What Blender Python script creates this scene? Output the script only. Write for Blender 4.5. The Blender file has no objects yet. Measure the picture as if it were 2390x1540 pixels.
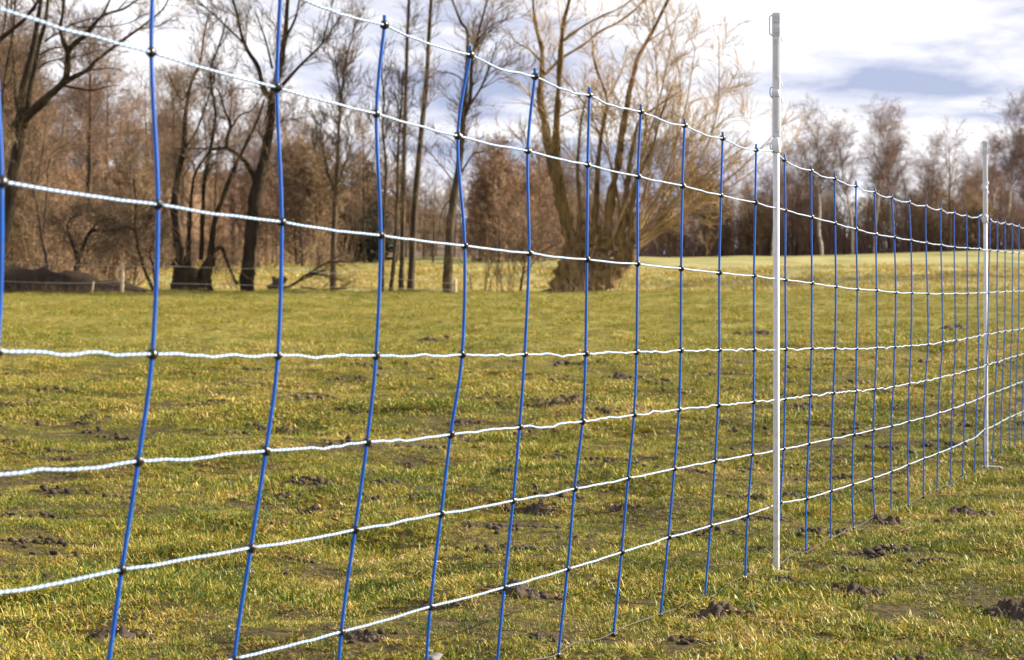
import bpy, bmesh, math, random
import numpy as np
from mathutils import Vector

# ------------------------------------------------------------------ camera, light, exposure
sc = bpy.context.scene
COL = sc.collection
F = 4473.0            # focal length in units of a 2389 px wide picture (about 67 mm full frame)
CX, HZ, CAMZ = 1194.5, 737.0, 0.656
cam_data = bpy.data.cameras.new('camera')
cam = bpy.data.objects.new('camera', cam_data); COL.objects.link(cam)
cam.location = (0, 0, CAMZ); cam.rotation_euler = (math.radians(90), 0, 0)
cam_data.sensor_width = 36; cam_data.lens = 36 * F / 2389
cam_data.shift_y = -(770 - HZ) / 2389
cam_data.clip_start = 0.05; cam_data.clip_end = 3000
cam_data.dof.use_dof = True; cam_data.dof.focus_distance = 4.6; cam_data.dof.aperture_fstop = 11
sc.camera = cam

SUN_AZ, SUN_EL = math.radians(77), math.radians(24)      # azimuth from +Y towards +X
sun_dir = Vector((math.sin(SUN_AZ) * math.cos(SUN_EL), math.cos(SUN_AZ) * math.cos(SUN_EL), math.sin(SUN_EL)))
sl = bpy.data.lights.new('sun', 'SUN'); sl.energy = 5.0; sl.angle = math.radians(0.55); sl.color = (1.0, 0.88, 0.70)
so = bpy.data.objects.new('sun', sl); COL.objects.link(so)
so.rotation_euler = sun_dir.to_track_quat('Z', 'Y').to_euler(); so.location = (30, 10, 40)

world = bpy.data.worlds.new('World'); sc.world = world; world.use_nodes = True
nt = world.node_tree; nt.nodes.clear()
def N(t, type_, **kw):
    n = t.nodes.new(type_)
    for k, v in kw.items(): setattr(n, k, v)
    return n
w_out = N(nt, 'ShaderNodeOutputWorld'); w_bg = N(nt, 'ShaderNodeBackground'); w_bg.inputs['Strength'].default_value = 0.056
sky = N(nt, 'ShaderNodeTexSky', sky_type='NISHITA', sun_disc=False, sun_elevation=SUN_EL, sun_rotation=SUN_AZ)
sky.air_density = 1.0; sky.dust_density = 1.0; sky.ozone_density = 2.0
tc = N(nt, 'ShaderNodeTexCoord'); sep = N(nt, 'ShaderNodeSeparateXYZ')
nt.links.new(tc.outputs['Generated'], sep.inputs[0])
# cloud deck: direction projected onto a flat layer overhead
den = N(nt, 'ShaderNodeMath', operation='ADD'); den.inputs[1].default_value = 0.13; den.use_clamp = False
mx0 = N(nt, 'ShaderNodeMath', operation='MAXIMUM'); mx0.inputs[1].default_value = 0.0
nt.links.new(sep.outputs['Z'], mx0.inputs[0]); nt.links.new(mx0.outputs[0], den.inputs[0])
dx = N(nt, 'ShaderNodeMath', operation='DIVIDE'); dy = N(nt, 'ShaderNodeMath', operation='DIVIDE')
nt.links.new(sep.outputs['X'], dx.inputs[0]); nt.links.new(den.outputs[0], dx.inputs[1])
nt.links.new(sep.outputs['Y'], dy.inputs[0]); nt.links.new(den.outputs[0], dy.inputs[1])
cmb = N(nt, 'ShaderNodeCombineXYZ'); nt.links.new(dx.outputs[0], cmb.inputs[0]); nt.links.new(dy.outputs[0], cmb.inputs[1])
CLOUD_OFF = (12.3, 9.9, 0.0)
mp = N(nt, 'ShaderNodeMapping'); mp.inputs['Location'].default_value = CLOUD_OFF; mp.inputs['Scale'].default_value = (1.05, 1.25, 1)
nt.links.new(cmb.outputs[0], mp.inputs[0])
nz = N(nt, 'ShaderNodeTexNoise'); nz.inputs['Scale'].default_value = 1.0; nz.inputs['Detail'].default_value = 9; nz.inputs['Roughness'].default_value = 0.60; nz.inputs['Distortion'].default_value = 0.35
nt.links.new(mp.outputs[0], nz.inputs['Vector'])
cov = N(nt, 'ShaderNodeMapRange'); cov.inputs['From Min'].default_value = 0.22; cov.inputs['From Max'].default_value = 0.40; cov.inputs['To Min'].default_value = 0.45
nt.links.new(nz.outputs['Fac'], cov.inputs['Value'])
# cloud tone: lavender-grey thin parts, white thick parts
rmp = N(nt, 'ShaderNodeValToRGB'); e = rmp.color_ramp.elements
e[0].position = 0.39; e[0].color = (3.1, 3.5, 4.9, 1); e[1].position = 0.54; e[1].color = (7.4, 7.35, 7.6, 1)
nt.links.new(nz.outputs['Fac'], rmp.inputs[0])
mixc = N(nt, 'ShaderNodeMix', data_type='RGBA')
nt.links.new(cov.outputs[0], mixc.inputs['Factor']); nt.links.new(sky.outputs[0], mixc.inputs['A']); nt.links.new(rmp.outputs[0], mixc.inputs['B'])
nt.links.new(mixc.outputs['Result'], w_bg.inputs['Color']); nt.links.new(w_bg.outputs[0], w_out.inputs[0])

sc.view_settings.view_transform = 'Standard'; sc.view_settings.look = 'None'
sc.view_settings.exposure = 1.52; sc.view_settings.gamma = 1.0; sc.view_settings.use_curve_mapping = False
sc.render.engine = 'CYCLES'
sc.cycles.use_denoising = True; sc.cycles.denoiser = 'OPENIMAGEDENOISE'; sc.cycles.denoising_prefilter = 'ACCURATE'
sc.cycles.max_bounces = 5; sc.cycles.diffuse_bounces = 3; sc.cycles.glossy_bounces = 2; sc.cycles.transmission_bounces = 3
sc.cycles.caustics_reflective = False; sc.cycles.caustics_refractive = False
sc.cycles.filter_width = 1.5

# ------------------------------------------------------------------ helpers
RNG = np.random.default_rng(7)
random.seed(7)
TAB = np.random.default_rng(3).random((256, 256))
TAB3 = np.random.default_rng(4).random((64, 64, 64))
def vn2(x, y):
    x = np.asarray(x, float); y = np.asarray(y, float)
    ix = np.floor(x).astype(int); iy = np.floor(y).astype(int)
    fx = x - ix; fy = y - iy; fx = fx * fx * (3 - 2 * fx); fy = fy * fy * (3 - 2 * fy)
    a = TAB[ix & 255, iy & 255]; b = TAB[(ix + 1) & 255, iy & 255]; c = TAB[ix & 255, (iy + 1) & 255]; d = TAB[(ix + 1) & 255, (iy + 1) & 255]
    return (a * (1 - fx) + b * fx) * (1 - fy) + (c * (1 - fx) + d * fx) * fy
def vn3(p):
    i = np.floor(p).astype(int); f = p - i; f = f * f * (3 - 2 * f); i &= 63; j = (i + 1) & 63
    x0, y0, z0 = i[..., 0], i[..., 1], i[..., 2]; x1, y1, z1 = j[..., 0], j[..., 1], j[..., 2]
    fx, fy, fz = f[..., 0], f[..., 1], f[..., 2]
    def l(a, b, t): return a * (1 - t) + b * t
    return l(l(l(TAB3[x0, y0, z0], TAB3[x1, y0, z0], fx), l(TAB3[x0, y1, z0], TAB3[x1, y1, z0], fx), fy),
             l(l(TAB3[x0, y0, z1], TAB3[x1, y0, z1], fx), l(TAB3[x0, y1, z1], TAB3[x1, y1, z1], fx), fy), fz)
def sst(a, b, x):
    t = np.clip((np.asarray(x, float) - a) / (b - a), 0, 1); return t * t * (3 - 2 * t)

PY = [-500, 0, 8, 10, 14, 20, 30, 40, 46, 49, 53, 58, 75, 100, 130, 220, 300, 420, 1200]
PZ = [0, 0, -.010, .012, .12, .32, .66, 1.0, 1.205, 1.27, 1.22, 1.32, 1.85, 2.70, 3.95, 7.40, 9.5, 11.5, 15]
_ys = np.linspace(-500, 1200, 6801); _zs = np.interp(_ys, PY, PZ)
_k = np.hanning(15); _k /= _k.sum(); _zs = np.convolve(np.pad(_zs, 7, mode='edge'), _k, mode='valid')
def terrain(x, y):
    x = np.asarray(x, float); y = np.asarray(y, float)
    z = np.interp(y, _ys, _zs)
    z = z - 0.22 * np.exp(-((y - 54) / 3.5) ** 2) * (1 - sst(2, 9, x))             # stream hollow under the trees
    z = z + 9.0 * sst(112, 195, y) * (1 - sst(-34, -15, x))                           # wooded hillside on the left
    z = z + 1.0 * sst(140, 230, y) * sst(20, 70, x)
    near = 1 - sst(60, 140, y)
    fd = np.abs((x - .7123) - (y - 4.99) * .4128) * .924                              # distance from the net
    calm = 1 - .92 * np.exp(-(fd / .40) ** 2) * (1 - sst(11, 16, y))
    z = z + ((vn2(x / 0.16 + 9, y / 0.16) - .5) * .026 + calm * ((vn2(x / 0.42, y / 0.42 + 31) - .5) * .085 + (vn2(x / 1.3 + 77, y / 1.3) - .5) * .085)) * near * sst(-2, 2, y)
    z = z + (vn2(x / 6 + 5, y / 6 + 5) - .5) * .10 * sst(8, 22, y)
    z = z + ((vn2(x / 9 + 15, y / 14 + 5) - .5) * .55 + (vn2(x / 3.5 + 65, y / 6 + 5) - .5) * .22) * sst(56, 75, y) * (1 - sst(200, 220, y))
    return z
def at(px, py, Y):
    return np.array([(px - CX) / F * Y, Y, CAMZ - (py - HZ) / F * Y])
def on_ground(px, py):
    """first point of the terrain on the ray through picture position px, py"""
    Ys = np.geomspace(1.2, 300, 4000); X = (px - CX) / F * Ys; Z = CAMZ - (py - HZ) / F * Ys
    hit = np.where(Z <= terrain(X, Ys))[0]
    i = hit[0] if len(hit) else len(Ys) - 1
    return np.array([X[i], Ys[i], float(terrain(X[i], Ys[i]))])

def mesh_arrays(name, V, Q, smooth=True, tris=None):
    me = bpy.data.meshes.new(name)
    V = np.ascontiguousarray(V, np.float32); nq = len(Q); ntri = 0 if tris is None else len(tris)
    me.vertices.add(len(V)); me.vertices.foreach_set('co', V.ravel())
    loops = np.asarray(Q, np.int32).ravel()
    starts = np.arange(nq, dtype=np.int32) * 4
    if ntri:
        loops = np.concatenate([loops, np.asarray(tris, np.int32).ravel()])
        starts = np.concatenate([starts, nq * 4 + np.arange(ntri, dtype=np.int32) * 3])
    me.loops.add(len(loops)); me.loops.foreach_set('vertex_index', loops)
    me.polygons.add(nq + ntri); me.polygons.foreach_set('loop_start', starts)
    if smooth: me.polygons.foreach_set('use_smooth', np.ones(nq + ntri, dtype=bool))
    me.update(calc_edges=True); me.validate()
    return me
def link(name, me, mat=None, parent=None):
    o = bpy.data.objects.new(name, me); COL.objects.link(o)
    if mat is not None and not me.materials: me.materials.append(mat)
    if parent is not None: o.parent = parent
    return o
def tag(o, label, cat, group=None, kind=None):
    o['label'] = label; o['category'] = cat
    if group: o['group'] = group
    if kind: o['kind'] = kind
    return o
def thing(name, loc, label, cat, group=None):
    o = bpy.data.objects.new(name, None); COL.objects.link(o); o.location = loc; o.empty_display_size = 0.1
    return tag(o, label, cat, group)

def catmull(P, n):
    """resample control points into n points (uniform in arc length of the control polygon)"""
    P = np.asarray(P, float)
    if len(P) == 2:
        t = np.linspace(0, 1, n)[:, None]; return P[0] * (1 - t) + P[1] * t
    d = np.r_[0, np.cumsum(np.linalg.norm(np.diff(P, axis=0), axis=1))]; s = np.linspace(0, d[-1], n)
    E = np.vstack([2 * P[0] - P[1], P, 2 * P[-1] - P[-2]])
    i = np.clip(np.searchsorted(d, s, side='right') - 1, 0, len(P) - 2)
    t = ((s - d[i]) / np.maximum(d[i + 1] - d[i], 1e-9))[:, None]
    p0, p1, p2, p3 = E[i], E[i + 1], E[i + 2], E[i + 3]
    return .5 * (2 * p1 + (p2 - p0) * t + (2 * p0 - 5 * p1 + 4 * p2 - p3) * t ** 2 + (3 * p1 - p0 - 3 * p2 + p3) * t ** 3)

def tubes(P, R, sides):
    """P (M,K,3), R (M,K) -> verts, quads"""
    M, K, _ = P.shape
    T = np.gradient(P, axis=1); T /= np.maximum(np.linalg.norm(T, axis=2, keepdims=True), 1e-9)
    mean = T.mean(1); ref = np.where(np.abs(mean[:, 2:3]) > .8, np.array([[1., 0, 0]]), np.array([[0, 0, 1.]]))
    ref = np.repeat(ref[:, None], K, 1)
    A = np.cross(T, ref); A /= np.maximum(np.linalg.norm(A, axis=2, keepdims=True), 1e-9); B = np.cross(T, A)
    th = np.linspace(0, 2 * np.pi, sides, endpoint=False)
    V = P[:, :, None] + R[:, :, None, None] * (np.cos(th)[None, None, :, None] * A[:, :, None] + np.sin(th)[None, None, :, None] * B[:, :, None])
    base = (np.arange(M) * K * sides)[:, None, None]; k = (np.arange(K - 1) * sides)[None, :, None]; s = np.arange(sides)[None, None, :]; s2 = (s + 1) % sides
    a = base + k + s; b = base + k + s2
    Q = np.stack([a, b, b + sides, a + sides], -1).reshape(-1, 4)
    return V.reshape(-1, 3), Q
def join(parts):
    Vs, Qs, off = [], [], 0
    for V, Q in parts:
        Vs.append(V); Qs.append(Q + off); off += len(V)
    return np.vstack(Vs), np.vstack(Qs)

def grow(P, R, n, length, angle, up=0.1, wander=0.15, K=6, trange=(.15, 1.), rfac=.55, rlen=.010, rmin=.003, rng=RNG, taper=.25, tipshort=.5, droop=0.0):
    """n side shoots on the parent polylines P (M,K0,3), R (M,K0)"""
    M, K0, _ = P.shape
    seg = np.linalg.norm(np.diff(P, axis=1), axis=2).sum(1); pr = seg / seg.sum()
    m = rng.choice(M, n, p=pr); t = rng.uniform(trange[0], trange[1], n)
    f = t * (K0 - 1); i = np.clip(f.astype(int), 0, K0 - 2); u = (f - i)[:, None]
    pos = P[m, i] * (1 - u) + P[m, i + 1] * u; pr_ = R[m, i] * (1 - u[:, 0]) + R[m, i + 1] * u[:, 0]
    tan = P[m, i + 1] - P[m, i]; tan /= np.maximum(np.linalg.norm(tan, axis=1, keepdims=True), 1e-9)
    rnd = rng.normal(size=(n, 3)); perp = np.cross(tan, rnd); perp /= np.maximum(np.linalg.norm(perp, axis=1, keepdims=True), 1e-9)
    an = np.radians(rng.uniform(angle[0], angle[1], n))[:, None]
    d = tan * np.cos(an) + perp * np.sin(an); d[:, 2] += up; d /= np.linalg.norm(d, axis=1, keepdims=True)
    L = rng.uniform(length[0], length[1], n) * (1 - tipshort * t)
    out = np.zeros((n, K, 3)); out[:, 0] = pos; st = (L / (K - 1))[:, None]
    for q in range(1, K):
        out[:, q] = out[:, q - 1] + d * st
        d = d + rng.normal(size=(n, 3)) * wander; d[:, 2] += up * .5 - droop * q / K
        d /= np.linalg.norm(d, axis=1, keepdims=True)
    r0 = np.maximum(np.minimum(pr_ * rfac, L * rlen + .002), rmin)
    return out, np.maximum(r0[:, None] * np.linspace(1, taper, K)[None], rmin * .6)

# ------------------------------------------------------------------ materials
def mat_new(name):
    m = bpy.data.materials.new(name); m.use_nodes = True; t = m.node_tree
    b = t.nodes['Principled BSDF']; return m, t, b
def ramp(t, stops):
    r = N(t, 'ShaderNodeValToRGB'); el = r.color_ramp.elements
    while len(el) > 1: el.remove(el[-1])
    el[0].position = stops[0][0]; el[0].color = (*stops[0][1], 1)
    for p, c in stops[1:]:
        x = el.new(p); x.color = (*c, 1)
    return r
def noise(t, scale, detail=4, rough=.55, coords='obj', stretch=None):
    c = N(t, 'ShaderNodeNewGeometry').outputs['Position'] if coords == 'pos' else N(t, 'ShaderNodeTexCoord').outputs['Object']
    if stretch:
        mpn = N(t, 'ShaderNodeMapping'); mpn.inputs['Scale'].default_value = stretch; t.links.new(c, mpn.inputs[0]); c = mpn.outputs[0]
    n = N(t, 'ShaderNodeTexNoise'); n.inputs['Scale'].default_value = scale; n.inputs['Detail'].default_value = detail; n.inputs['Roughness'].default_value = rough
    t.links.new(c, n.inputs['Vector']); return n
def mat_bark(name, c0, c1, moss=(.16, .13, .03), moss_amt=.35, rough=.85):
    m, t, b = mat_new(name)
    n1 = noise(t, 9, 6, .65, 'pos', (1, 1, .22)); r = ramp(t, [(.33, c0), (.66, c1)]); t.links.new(n1.outputs['Fac'], r.inputs[0])
    n2 = noise(t, 2.3, 4, .6, 'pos'); mr = N(t, 'ShaderNodeMapRange'); mr.inputs['From Min'].default_value = .52; mr.inputs['From Max'].default_value = .68; mr.inputs['To Max'].default_value = moss_amt
    t.links.new(n2.outputs['Fac'], mr.inputs['Value'])
    mx = N(t, 'ShaderNodeMix', data_type='RGBA'); t.links.new(mr.outputs[0], mx.inputs['Factor']); t.links.new(r.outputs[0], mx.inputs['A']); mx.inputs['B'].default_value = (*moss, 1)
    t.links.new(mx.outputs['Result'], b.inputs['Base Color']); b.inputs['Roughness'].default_value = rough; b.inputs['Specular IOR Level'].default_value = .2
    bp = N(t, 'ShaderNodeBump'); bp.inputs['Strength'].default_value = .7; bp.inputs['Distance'].default_value = .03
    t.links.new(n1.outputs['Fac'], bp.inputs['Height']); t.links.new(bp.outputs[0], b.inputs['Normal'])
    return m
M_bark = mat_bark('bark_brown', (.028, .020, .013), (.10, .072, .045))
M_willow = mat_bark('bark_willow', (.038, .024, .012), (.25, .16, .07), moss=(.19, .14, .022), moss_amt=.5)
M_dark = mat_bark('bark_dark', (.012, .009, .006), (.045, .031, .020), moss=(.10, .075, .02), moss_amt=.3)
M_pole = mat_bark('bark_grey', (.024, .018, .012), (.085, .064, .042), moss=(.20, .14, .035), moss_amt=.55)
M_birch = mat_bark('bark_birch', (.28, .235, .185), (.58, .51, .42), moss=(.05, .04, .035), moss_amt=.7)
def mat_twig(name, c0, c1):
    m, t, b = mat_new(name)
    n1 = noise(t, 1.1, 3, .6, 'pos'); r = ramp(t, [(.35, c0), (.65, c1)]); t.links.new(n1.outputs['Fac'], r.inputs[0])
    oi = N(t, 'ShaderNodeObjectInfo'); hs = N(t, 'ShaderNodeHueSaturation'); mr = N(t, 'ShaderNodeMapRange'); mr.inputs['To Min'].default_value = .62; mr.inputs['To Max'].default_value = 1.3
    t.links.new(oi.outputs['Random'], mr.inputs['Value']); t.links.new(mr.outputs[0], hs.inputs['Value']); t.links.new(r.outputs[0], hs.inputs['Color'])
    t.links.new(hs.outputs[0], b.inputs['Base Color']); b.inputs['Roughness'].default_value = .75; b.inputs['Specular IOR Level'].default_value = .25
    return m
M_twig = mat_twig('twig_tan', (.085, .056, .034), (.18, .122, .07))
M_twigw = mat_twig('twig_willow', (.27, .175, .085), (.50, .35, .17))
M_twigr = mat_twig('twig_red_brown', (.135, .080, .050), (.26, .165, .10))
M_twigp = mat_twig('twig_purple_brown', (.15, .095, .08), (.23, .15, .12))
M_brush = mat_twig('brush_tan', (.14, .09, .05), (.29, .20, .11))

def mat_plain(name, c, rough=.5, spec=.5, var=0.0, vs=40):
    m, t, b = mat_new(name); b.inputs['Roughness'].default_value = rough; b.inputs['Specular IOR Level'].default_value = spec
    if var:
        n = noise(t, vs, 4, .6); r = ramp(t, [(.3, tuple(x * (1 - var) for x in c)), (.7, tuple(min(1, x * (1 + var * .5)) for x in c))])
        t.links.new(n.outputs['Fac'], r.inputs[0]); t.links.new(r.outputs[0], b.inputs['Base Color'])
    else: b.inputs['Base Color'].default_value = (*c, 1)
    return m
M_blue = mat_plain('blue_plastic', (.003, .095, .46), .36, .4, .18, 25)
M_black = mat_plain('black_plastic', (.012, .012, .014), .28, .5)
M_post = mat_plain('white_plastic', (.66, .67, .70), .38, .5, .07, 18)
M_post2 = mat_plain('white_plastic_worn', (.58, .59, .62), .45, .5, .08, 18)
M_wood = mat_plain('weathered_wood', (.52, .42, .28), .8, .2, .3, 12)
M_wire = mat_plain('pale_wire', (.30, .27, .24), .5, .5)

def mat_cord():
    m, t, b = mat_new('twisted_cord')
    uv = N(t, 'ShaderNodeUVMap'); sp = N(t, 'ShaderNodeSeparateXYZ'); t.links.new(uv.outputs[0], sp.inputs[0])
    ad = N(t, 'ShaderNodeMath', operation='ADD'); t.links.new(sp.outputs['X'], ad.inputs[0]); t.links.new(sp.outputs['Y'], ad.inputs[1])
    fr = N(t, 'ShaderNodeMath', operation='FRACT'); t.links.new(ad.outputs[0], fr.inputs[0])
    r = ramp(t, [(0, (.45, .47, .51)), (.46, (.45, .47, .51)), (.54, (.07, .22, .52)), (.94, (.07, .22, .52)), (1., (.45, .47, .51))])
    t.links.new(fr.outputs[0], r.inputs[0])
    # strand relief: three strands per pitch
    m3 = N(t, 'ShaderNodeMath', operation='MULTIPLY'); m3.inputs[1].default_value = 3.0; t.links.new(ad.outputs[0], m3.inputs[0])
    f3 = N(t, 'ShaderNodeMath', operation='PINGPONG'); f3.inputs[1].default_value = .5; t.links.new(m3.outputs[0], f3.inputs[0])
    bp = N(t, 'ShaderNodeBump'); bp.inputs['Strength'].default_value = .8; bp.inputs['Distance'].default_value = .0012
    t.links.new(f3.outputs[0], bp.inputs['Height']); t.links.new(bp.outputs[0], b.inputs['Normal'])
    t.links.new(r.outputs[0], b.inputs['Base Color']); b.inputs['Roughness'].default_value = .5
    return m
def dirty(m, z0, amt, c=(.16, .11, .07)):
    t = m.node_tree; b = t.nodes['Principled BSDF']; src = b.inputs['Base Color'].links[0].from_socket
    g = N(t, 'ShaderNodeNewGeometry'); sp = N(t, 'ShaderNodeSeparateXYZ'); t.links.new(g.outputs['Position'], sp.inputs[0])
    mr = N(t, 'ShaderNodeMapRange'); mr.inputs['From Min'].default_value = z0; mr.inputs['From Max'].default_value = 0.0; mr.inputs['To Min'].default_value = .25; t.links.new(sp.outputs['Z'], mr.inputs['Value'])
    n = noise(t, 55, 5, .7, 'pos'); k = N(t, 'ShaderNodeMapRange'); k.inputs['From Min'].default_value = .52; k.inputs['From Max'].default_value = .66; k.inputs['To Max'].default_value = amt; t.links.new(n.outputs['Fac'], k.inputs['Value'])
    ml = N(t, 'ShaderNodeMath', operation='MULTIPLY'); t.links.new(mr.outputs[0], ml.inputs[0]); t.links.new(k.outputs[0], ml.inputs[1])
    mx = N(t, 'ShaderNodeMix', data_type='RGBA'); t.links.new(ml.outputs[0], mx.inputs['Factor']); t.links.new(src, mx.inputs['A']); mx.inputs['B'].default_value = (*c, 1); t.links.new(mx.outputs['Result'], b.inputs['Base Color'])
dirty(M_blue, .22, .75, (.10, .09, .10)); dirty(M_post, .25, .8); dirty(M_post2, .25, .8)
M_cord = mat_cord()
M_lowcord = mat_plain('soiled_cord', (.06, .055, .05), .6, .4, .6, 60)

def mat_ground():
    m, t, b = mat_new('pasture')
    g = N(t, 'ShaderNodeNewGeometry'); sp = N(t, 'ShaderNodeSeparateXYZ'); t.links.new(g.outputs['Position'], sp.inputs[0])
    n1 = noise(t, 0.9, 6, .62, 'pos'); n2 = noise(t, 7, 5, .65, 'pos'); n3 = noise(t, 45, 3, .6, 'pos'); n4 = noise(t, .09, 4, .5, 'pos')
    green = ramp(t, [(.30, (.07, .068, .014)), (.50, (.155, .142, .027)), (.70, (.26, .21, .058))]); t.links.new(n2.outputs['Fac'], green.inputs[0])
    pale = ramp(t, [(.30, (.11, .112, .034)), (.44, (.20, .192, .068)), (.60, (.30, .27, .115)), (.8, (.36, .31, .15))]); n6 = noise(t, .16, 7, .72, 'pos', (1, .55, 1)); t.links.new(n6.outputs['Fac'], pale.inputs[0])
    # paler, unmown grass beyond the trees
    ad = N(t, 'ShaderNodeMath', operation='MULTIPLY_ADD'); ad.inputs[1].default_value = 40; t.links.new(n4.outputs['Fac'], ad.inputs[0]); t.links.new(sp.outputs['Y'], ad.inputs[2])
    mr = N(t, 'ShaderNodeMapRange'); mr.inputs['From Min'].default_value = 62; mr.inputs['From Max'].default_value = 88; t.links.new(ad.outputs[0], mr.inputs['Value'])
    mx = N(t, 'ShaderNodeMix', data_type='RGBA'); t.links.new(mr.outputs[0], mx.inputs['Factor']); t.links.new(green.outputs[0], mx.inputs['A']); t.links.new(pale.outputs[0], mx.inputs['B'])
    # leaf litter on the wooded hillside (left) and under the far wood
    hx = N(t, 'ShaderNodeMapRange'); hx.inputs['From Min'].default_value = -13; hx.inputs['From Max'].default_value = -24; t.links.new(sp.outputs['X'], hx.inputs['Value'])
    hy = N(t, 'ShaderNodeMapRange'); hy.inputs['From Min'].default_value = 110; hy.inputs['From Max'].default_value = 120; t.links.new(sp.outputs['Y'], hy.inputs['Value'])
    hm = N(t, 'ShaderNodeMath', operation='MULTIPLY'); t.links.new(hx.outputs[0], hm.inputs[0]); t.links.new(hy.outputs[0], hm.inputs[1])
    fy = N(t, 'ShaderNodeMapRange'); fy.inputs['From Min'].default_value = 222; fy.inputs['From Max'].default_value = 228; t.links.new(sp.outputs['Y'], fy.inputs['Value'])
    mxm = N(t, 'ShaderNodeMath', operation='MAXIMUM'); t.links.new(hm.outputs[0], mxm.inputs[0]); t.links.new(fy.outputs[0], mxm.inputs[1])
    lit = ramp(t, [(.35, (.10, .06, .035)), (.7, (.22, .135, .08))]); t.links.new(n1.outputs['Fac'], lit.inputs[0])
    mx2 = N(t, 'ShaderNodeMix', data_type='RGBA'); t.links.new(mxm.outputs[0], mx2.inputs['Factor']); t.links.new(mx.outputs['Result'], mx2.inputs['A']); t.links.new(lit.outputs[0], mx2.inputs['B'])
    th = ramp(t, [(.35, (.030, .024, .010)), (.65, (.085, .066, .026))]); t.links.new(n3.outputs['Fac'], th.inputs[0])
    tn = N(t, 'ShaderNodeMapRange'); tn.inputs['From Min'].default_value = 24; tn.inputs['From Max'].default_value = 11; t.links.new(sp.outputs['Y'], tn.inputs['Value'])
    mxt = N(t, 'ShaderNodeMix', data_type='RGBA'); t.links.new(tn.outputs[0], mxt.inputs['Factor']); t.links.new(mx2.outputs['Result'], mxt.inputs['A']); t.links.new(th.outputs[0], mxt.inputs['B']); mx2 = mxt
    # bare, trodden soil spots
    ms = N(t, 'ShaderNodeMapRange'); ms.inputs['From Min'].default_value = .60; ms.inputs['From Max'].default_value = .70
    n5 = noise(t, 2.6, 5, .7, 'pos'); t.links.new(n5.outputs['Fac'], ms.inputs['Value'])
    mx3 = N(t, 'ShaderNodeMix', data_type='RGBA'); t.links.new(ms.outputs[0], mx3.inputs['Factor']); t.links.new(mx2.outputs['Result'], mx3.inputs['A']); mx3.inputs['B'].default_value = (.062, .045, .03, 1)
    nearmr = N(t, 'ShaderNodeMapRange'); nearmr.inputs['From Min'].default_value = 60; nearmr.inputs['From Max'].default_value = 40; t.links.new(sp.outputs['Y'], nearmr.inputs['Value'])
    mlt = N(t, 'ShaderNodeMath', operation='MULTIPLY'); t.links.new(ms.outputs[0], mlt.inputs[0]); t.links.new(nearmr.outputs[0], mlt.inputs[1]); t.links.new(mlt.outputs[0], mx3.inputs['Factor'])
    t.links.new(mx3.outputs['Result'], b.inputs['Base Color']); b.inputs['Roughness'].default_value = .95; b.inputs['Specular IOR Level'].default_value = .1
    bp = N(t, 'ShaderNodeBump'); bp.inputs['Strength'].default_value = 1; bp.inputs['Distance'].default_value = .03
    t.links.new(n2.outputs['Fac'], bp.inputs['Height']); bp2 = N(t, 'ShaderNodeBump'); bp2.inputs['Strength'].default_value = .8; bp2.inputs['Distance'].default_value = .01
    t.links.new(n3.outputs['Fac'], bp2.inputs['Height']); t.links.new(bp.outputs[0], bp2.inputs['Normal']); t.links.new(bp2.outputs[0], b.inputs['Normal'])
    return m
M_ground = mat_ground()

def mat_grass():
    m, t, b = mat_new('grass_blades'); out = t.nodes['Material Output']
    at_ = N(t, 'ShaderNodeAttribute', attribute_name='tone'); at_.attribute_type = 'GEOMETRY'
    n1 = noise(t, 5.0, 5, .6, 'pos'); n2 = noise(t, .7, 4, .55, 'pos')
    sm = N(t, 'ShaderNodeMath', operation='MULTIPLY_ADD'); sm.inputs[1].default_value = 1.3; sm.inputs[2].default_value = -.62; t.links.new(n1.outputs['Fac'], sm.inputs[0])
    sm2 = N(t, 'ShaderNodeMath', operation='MULTIPLY_ADD'); sm2.inputs[1].default_value = .8; sm2.inputs[2].default_value = -.38; t.links.new(n2.outputs['Fac'], sm2.inputs[0])
    a1 = N(t, 'ShaderNodeMath', operation='ADD'); t.links.new(at_.outputs['Fac'], a1.inputs[0]); t.links.new(sm.outputs[0], a1.inputs[1])
    a2 = N(t, 'ShaderNodeMath', operation='ADD'); t.links.new(a1.outputs[0], a2.inputs[0]); t.links.new(sm2.outputs[0], a2.inputs[1])
    r = ramp(t, [(.0, (.034, .062, .007)), (.25, (.096, .142, .010)), (.48, (.25, .25, .020)), (.70, (.44, .325, .054)), (.86, (.46, .27, .066)), (1., (.60, .47, .26))])
    t.links.new(a2.outputs[0], r.inputs[0])
    t.links.new(r.outputs[0], b.inputs['Base Color']); b.inputs['Roughness'].default_value = .5; b.inputs['Specular IOR Level'].default_value = .28
    tr = N(t, 'ShaderNodeBsdfTranslucent'); t.links.new(r.outputs[0], tr.inputs['Color'])
    mx = N(t, 'ShaderNodeMixShader'); mx.inputs[0].default_value = .17
    t.links.new(b.outputs[0], mx.inputs[1]); t.links.new(tr.outputs[0], mx.inputs[2]); t.links.new(mx.outputs[0], out.inputs[0])
    return m
M_grass = mat_grass()
def mat_soil():
    m, t, b = mat_new('clay_soil')
    n = noise(t, 30, 6, .7); r = ramp(t, [(.3, (.018, .011, .007)), (.55, (.048, .030, .018)), (.75, (.10, .067, .042))]); t.links.new(n.outputs['Fac'], r.inputs[0])
    t.links.new(r.outputs[0], b.inputs['Base Color']); b.inputs['Roughness'].default_value = .9
    bp = N(t, 'ShaderNodeBump'); bp.inputs['Strength'].default_value = 1; bp.inputs['Distance'].default_value = .012; t.links.new(n.outputs['Fac'], bp.inputs['Height']); t.links.new(bp.outputs[0], b.inputs['Normal'])
    return m
M_soil = mat_soil()
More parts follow.
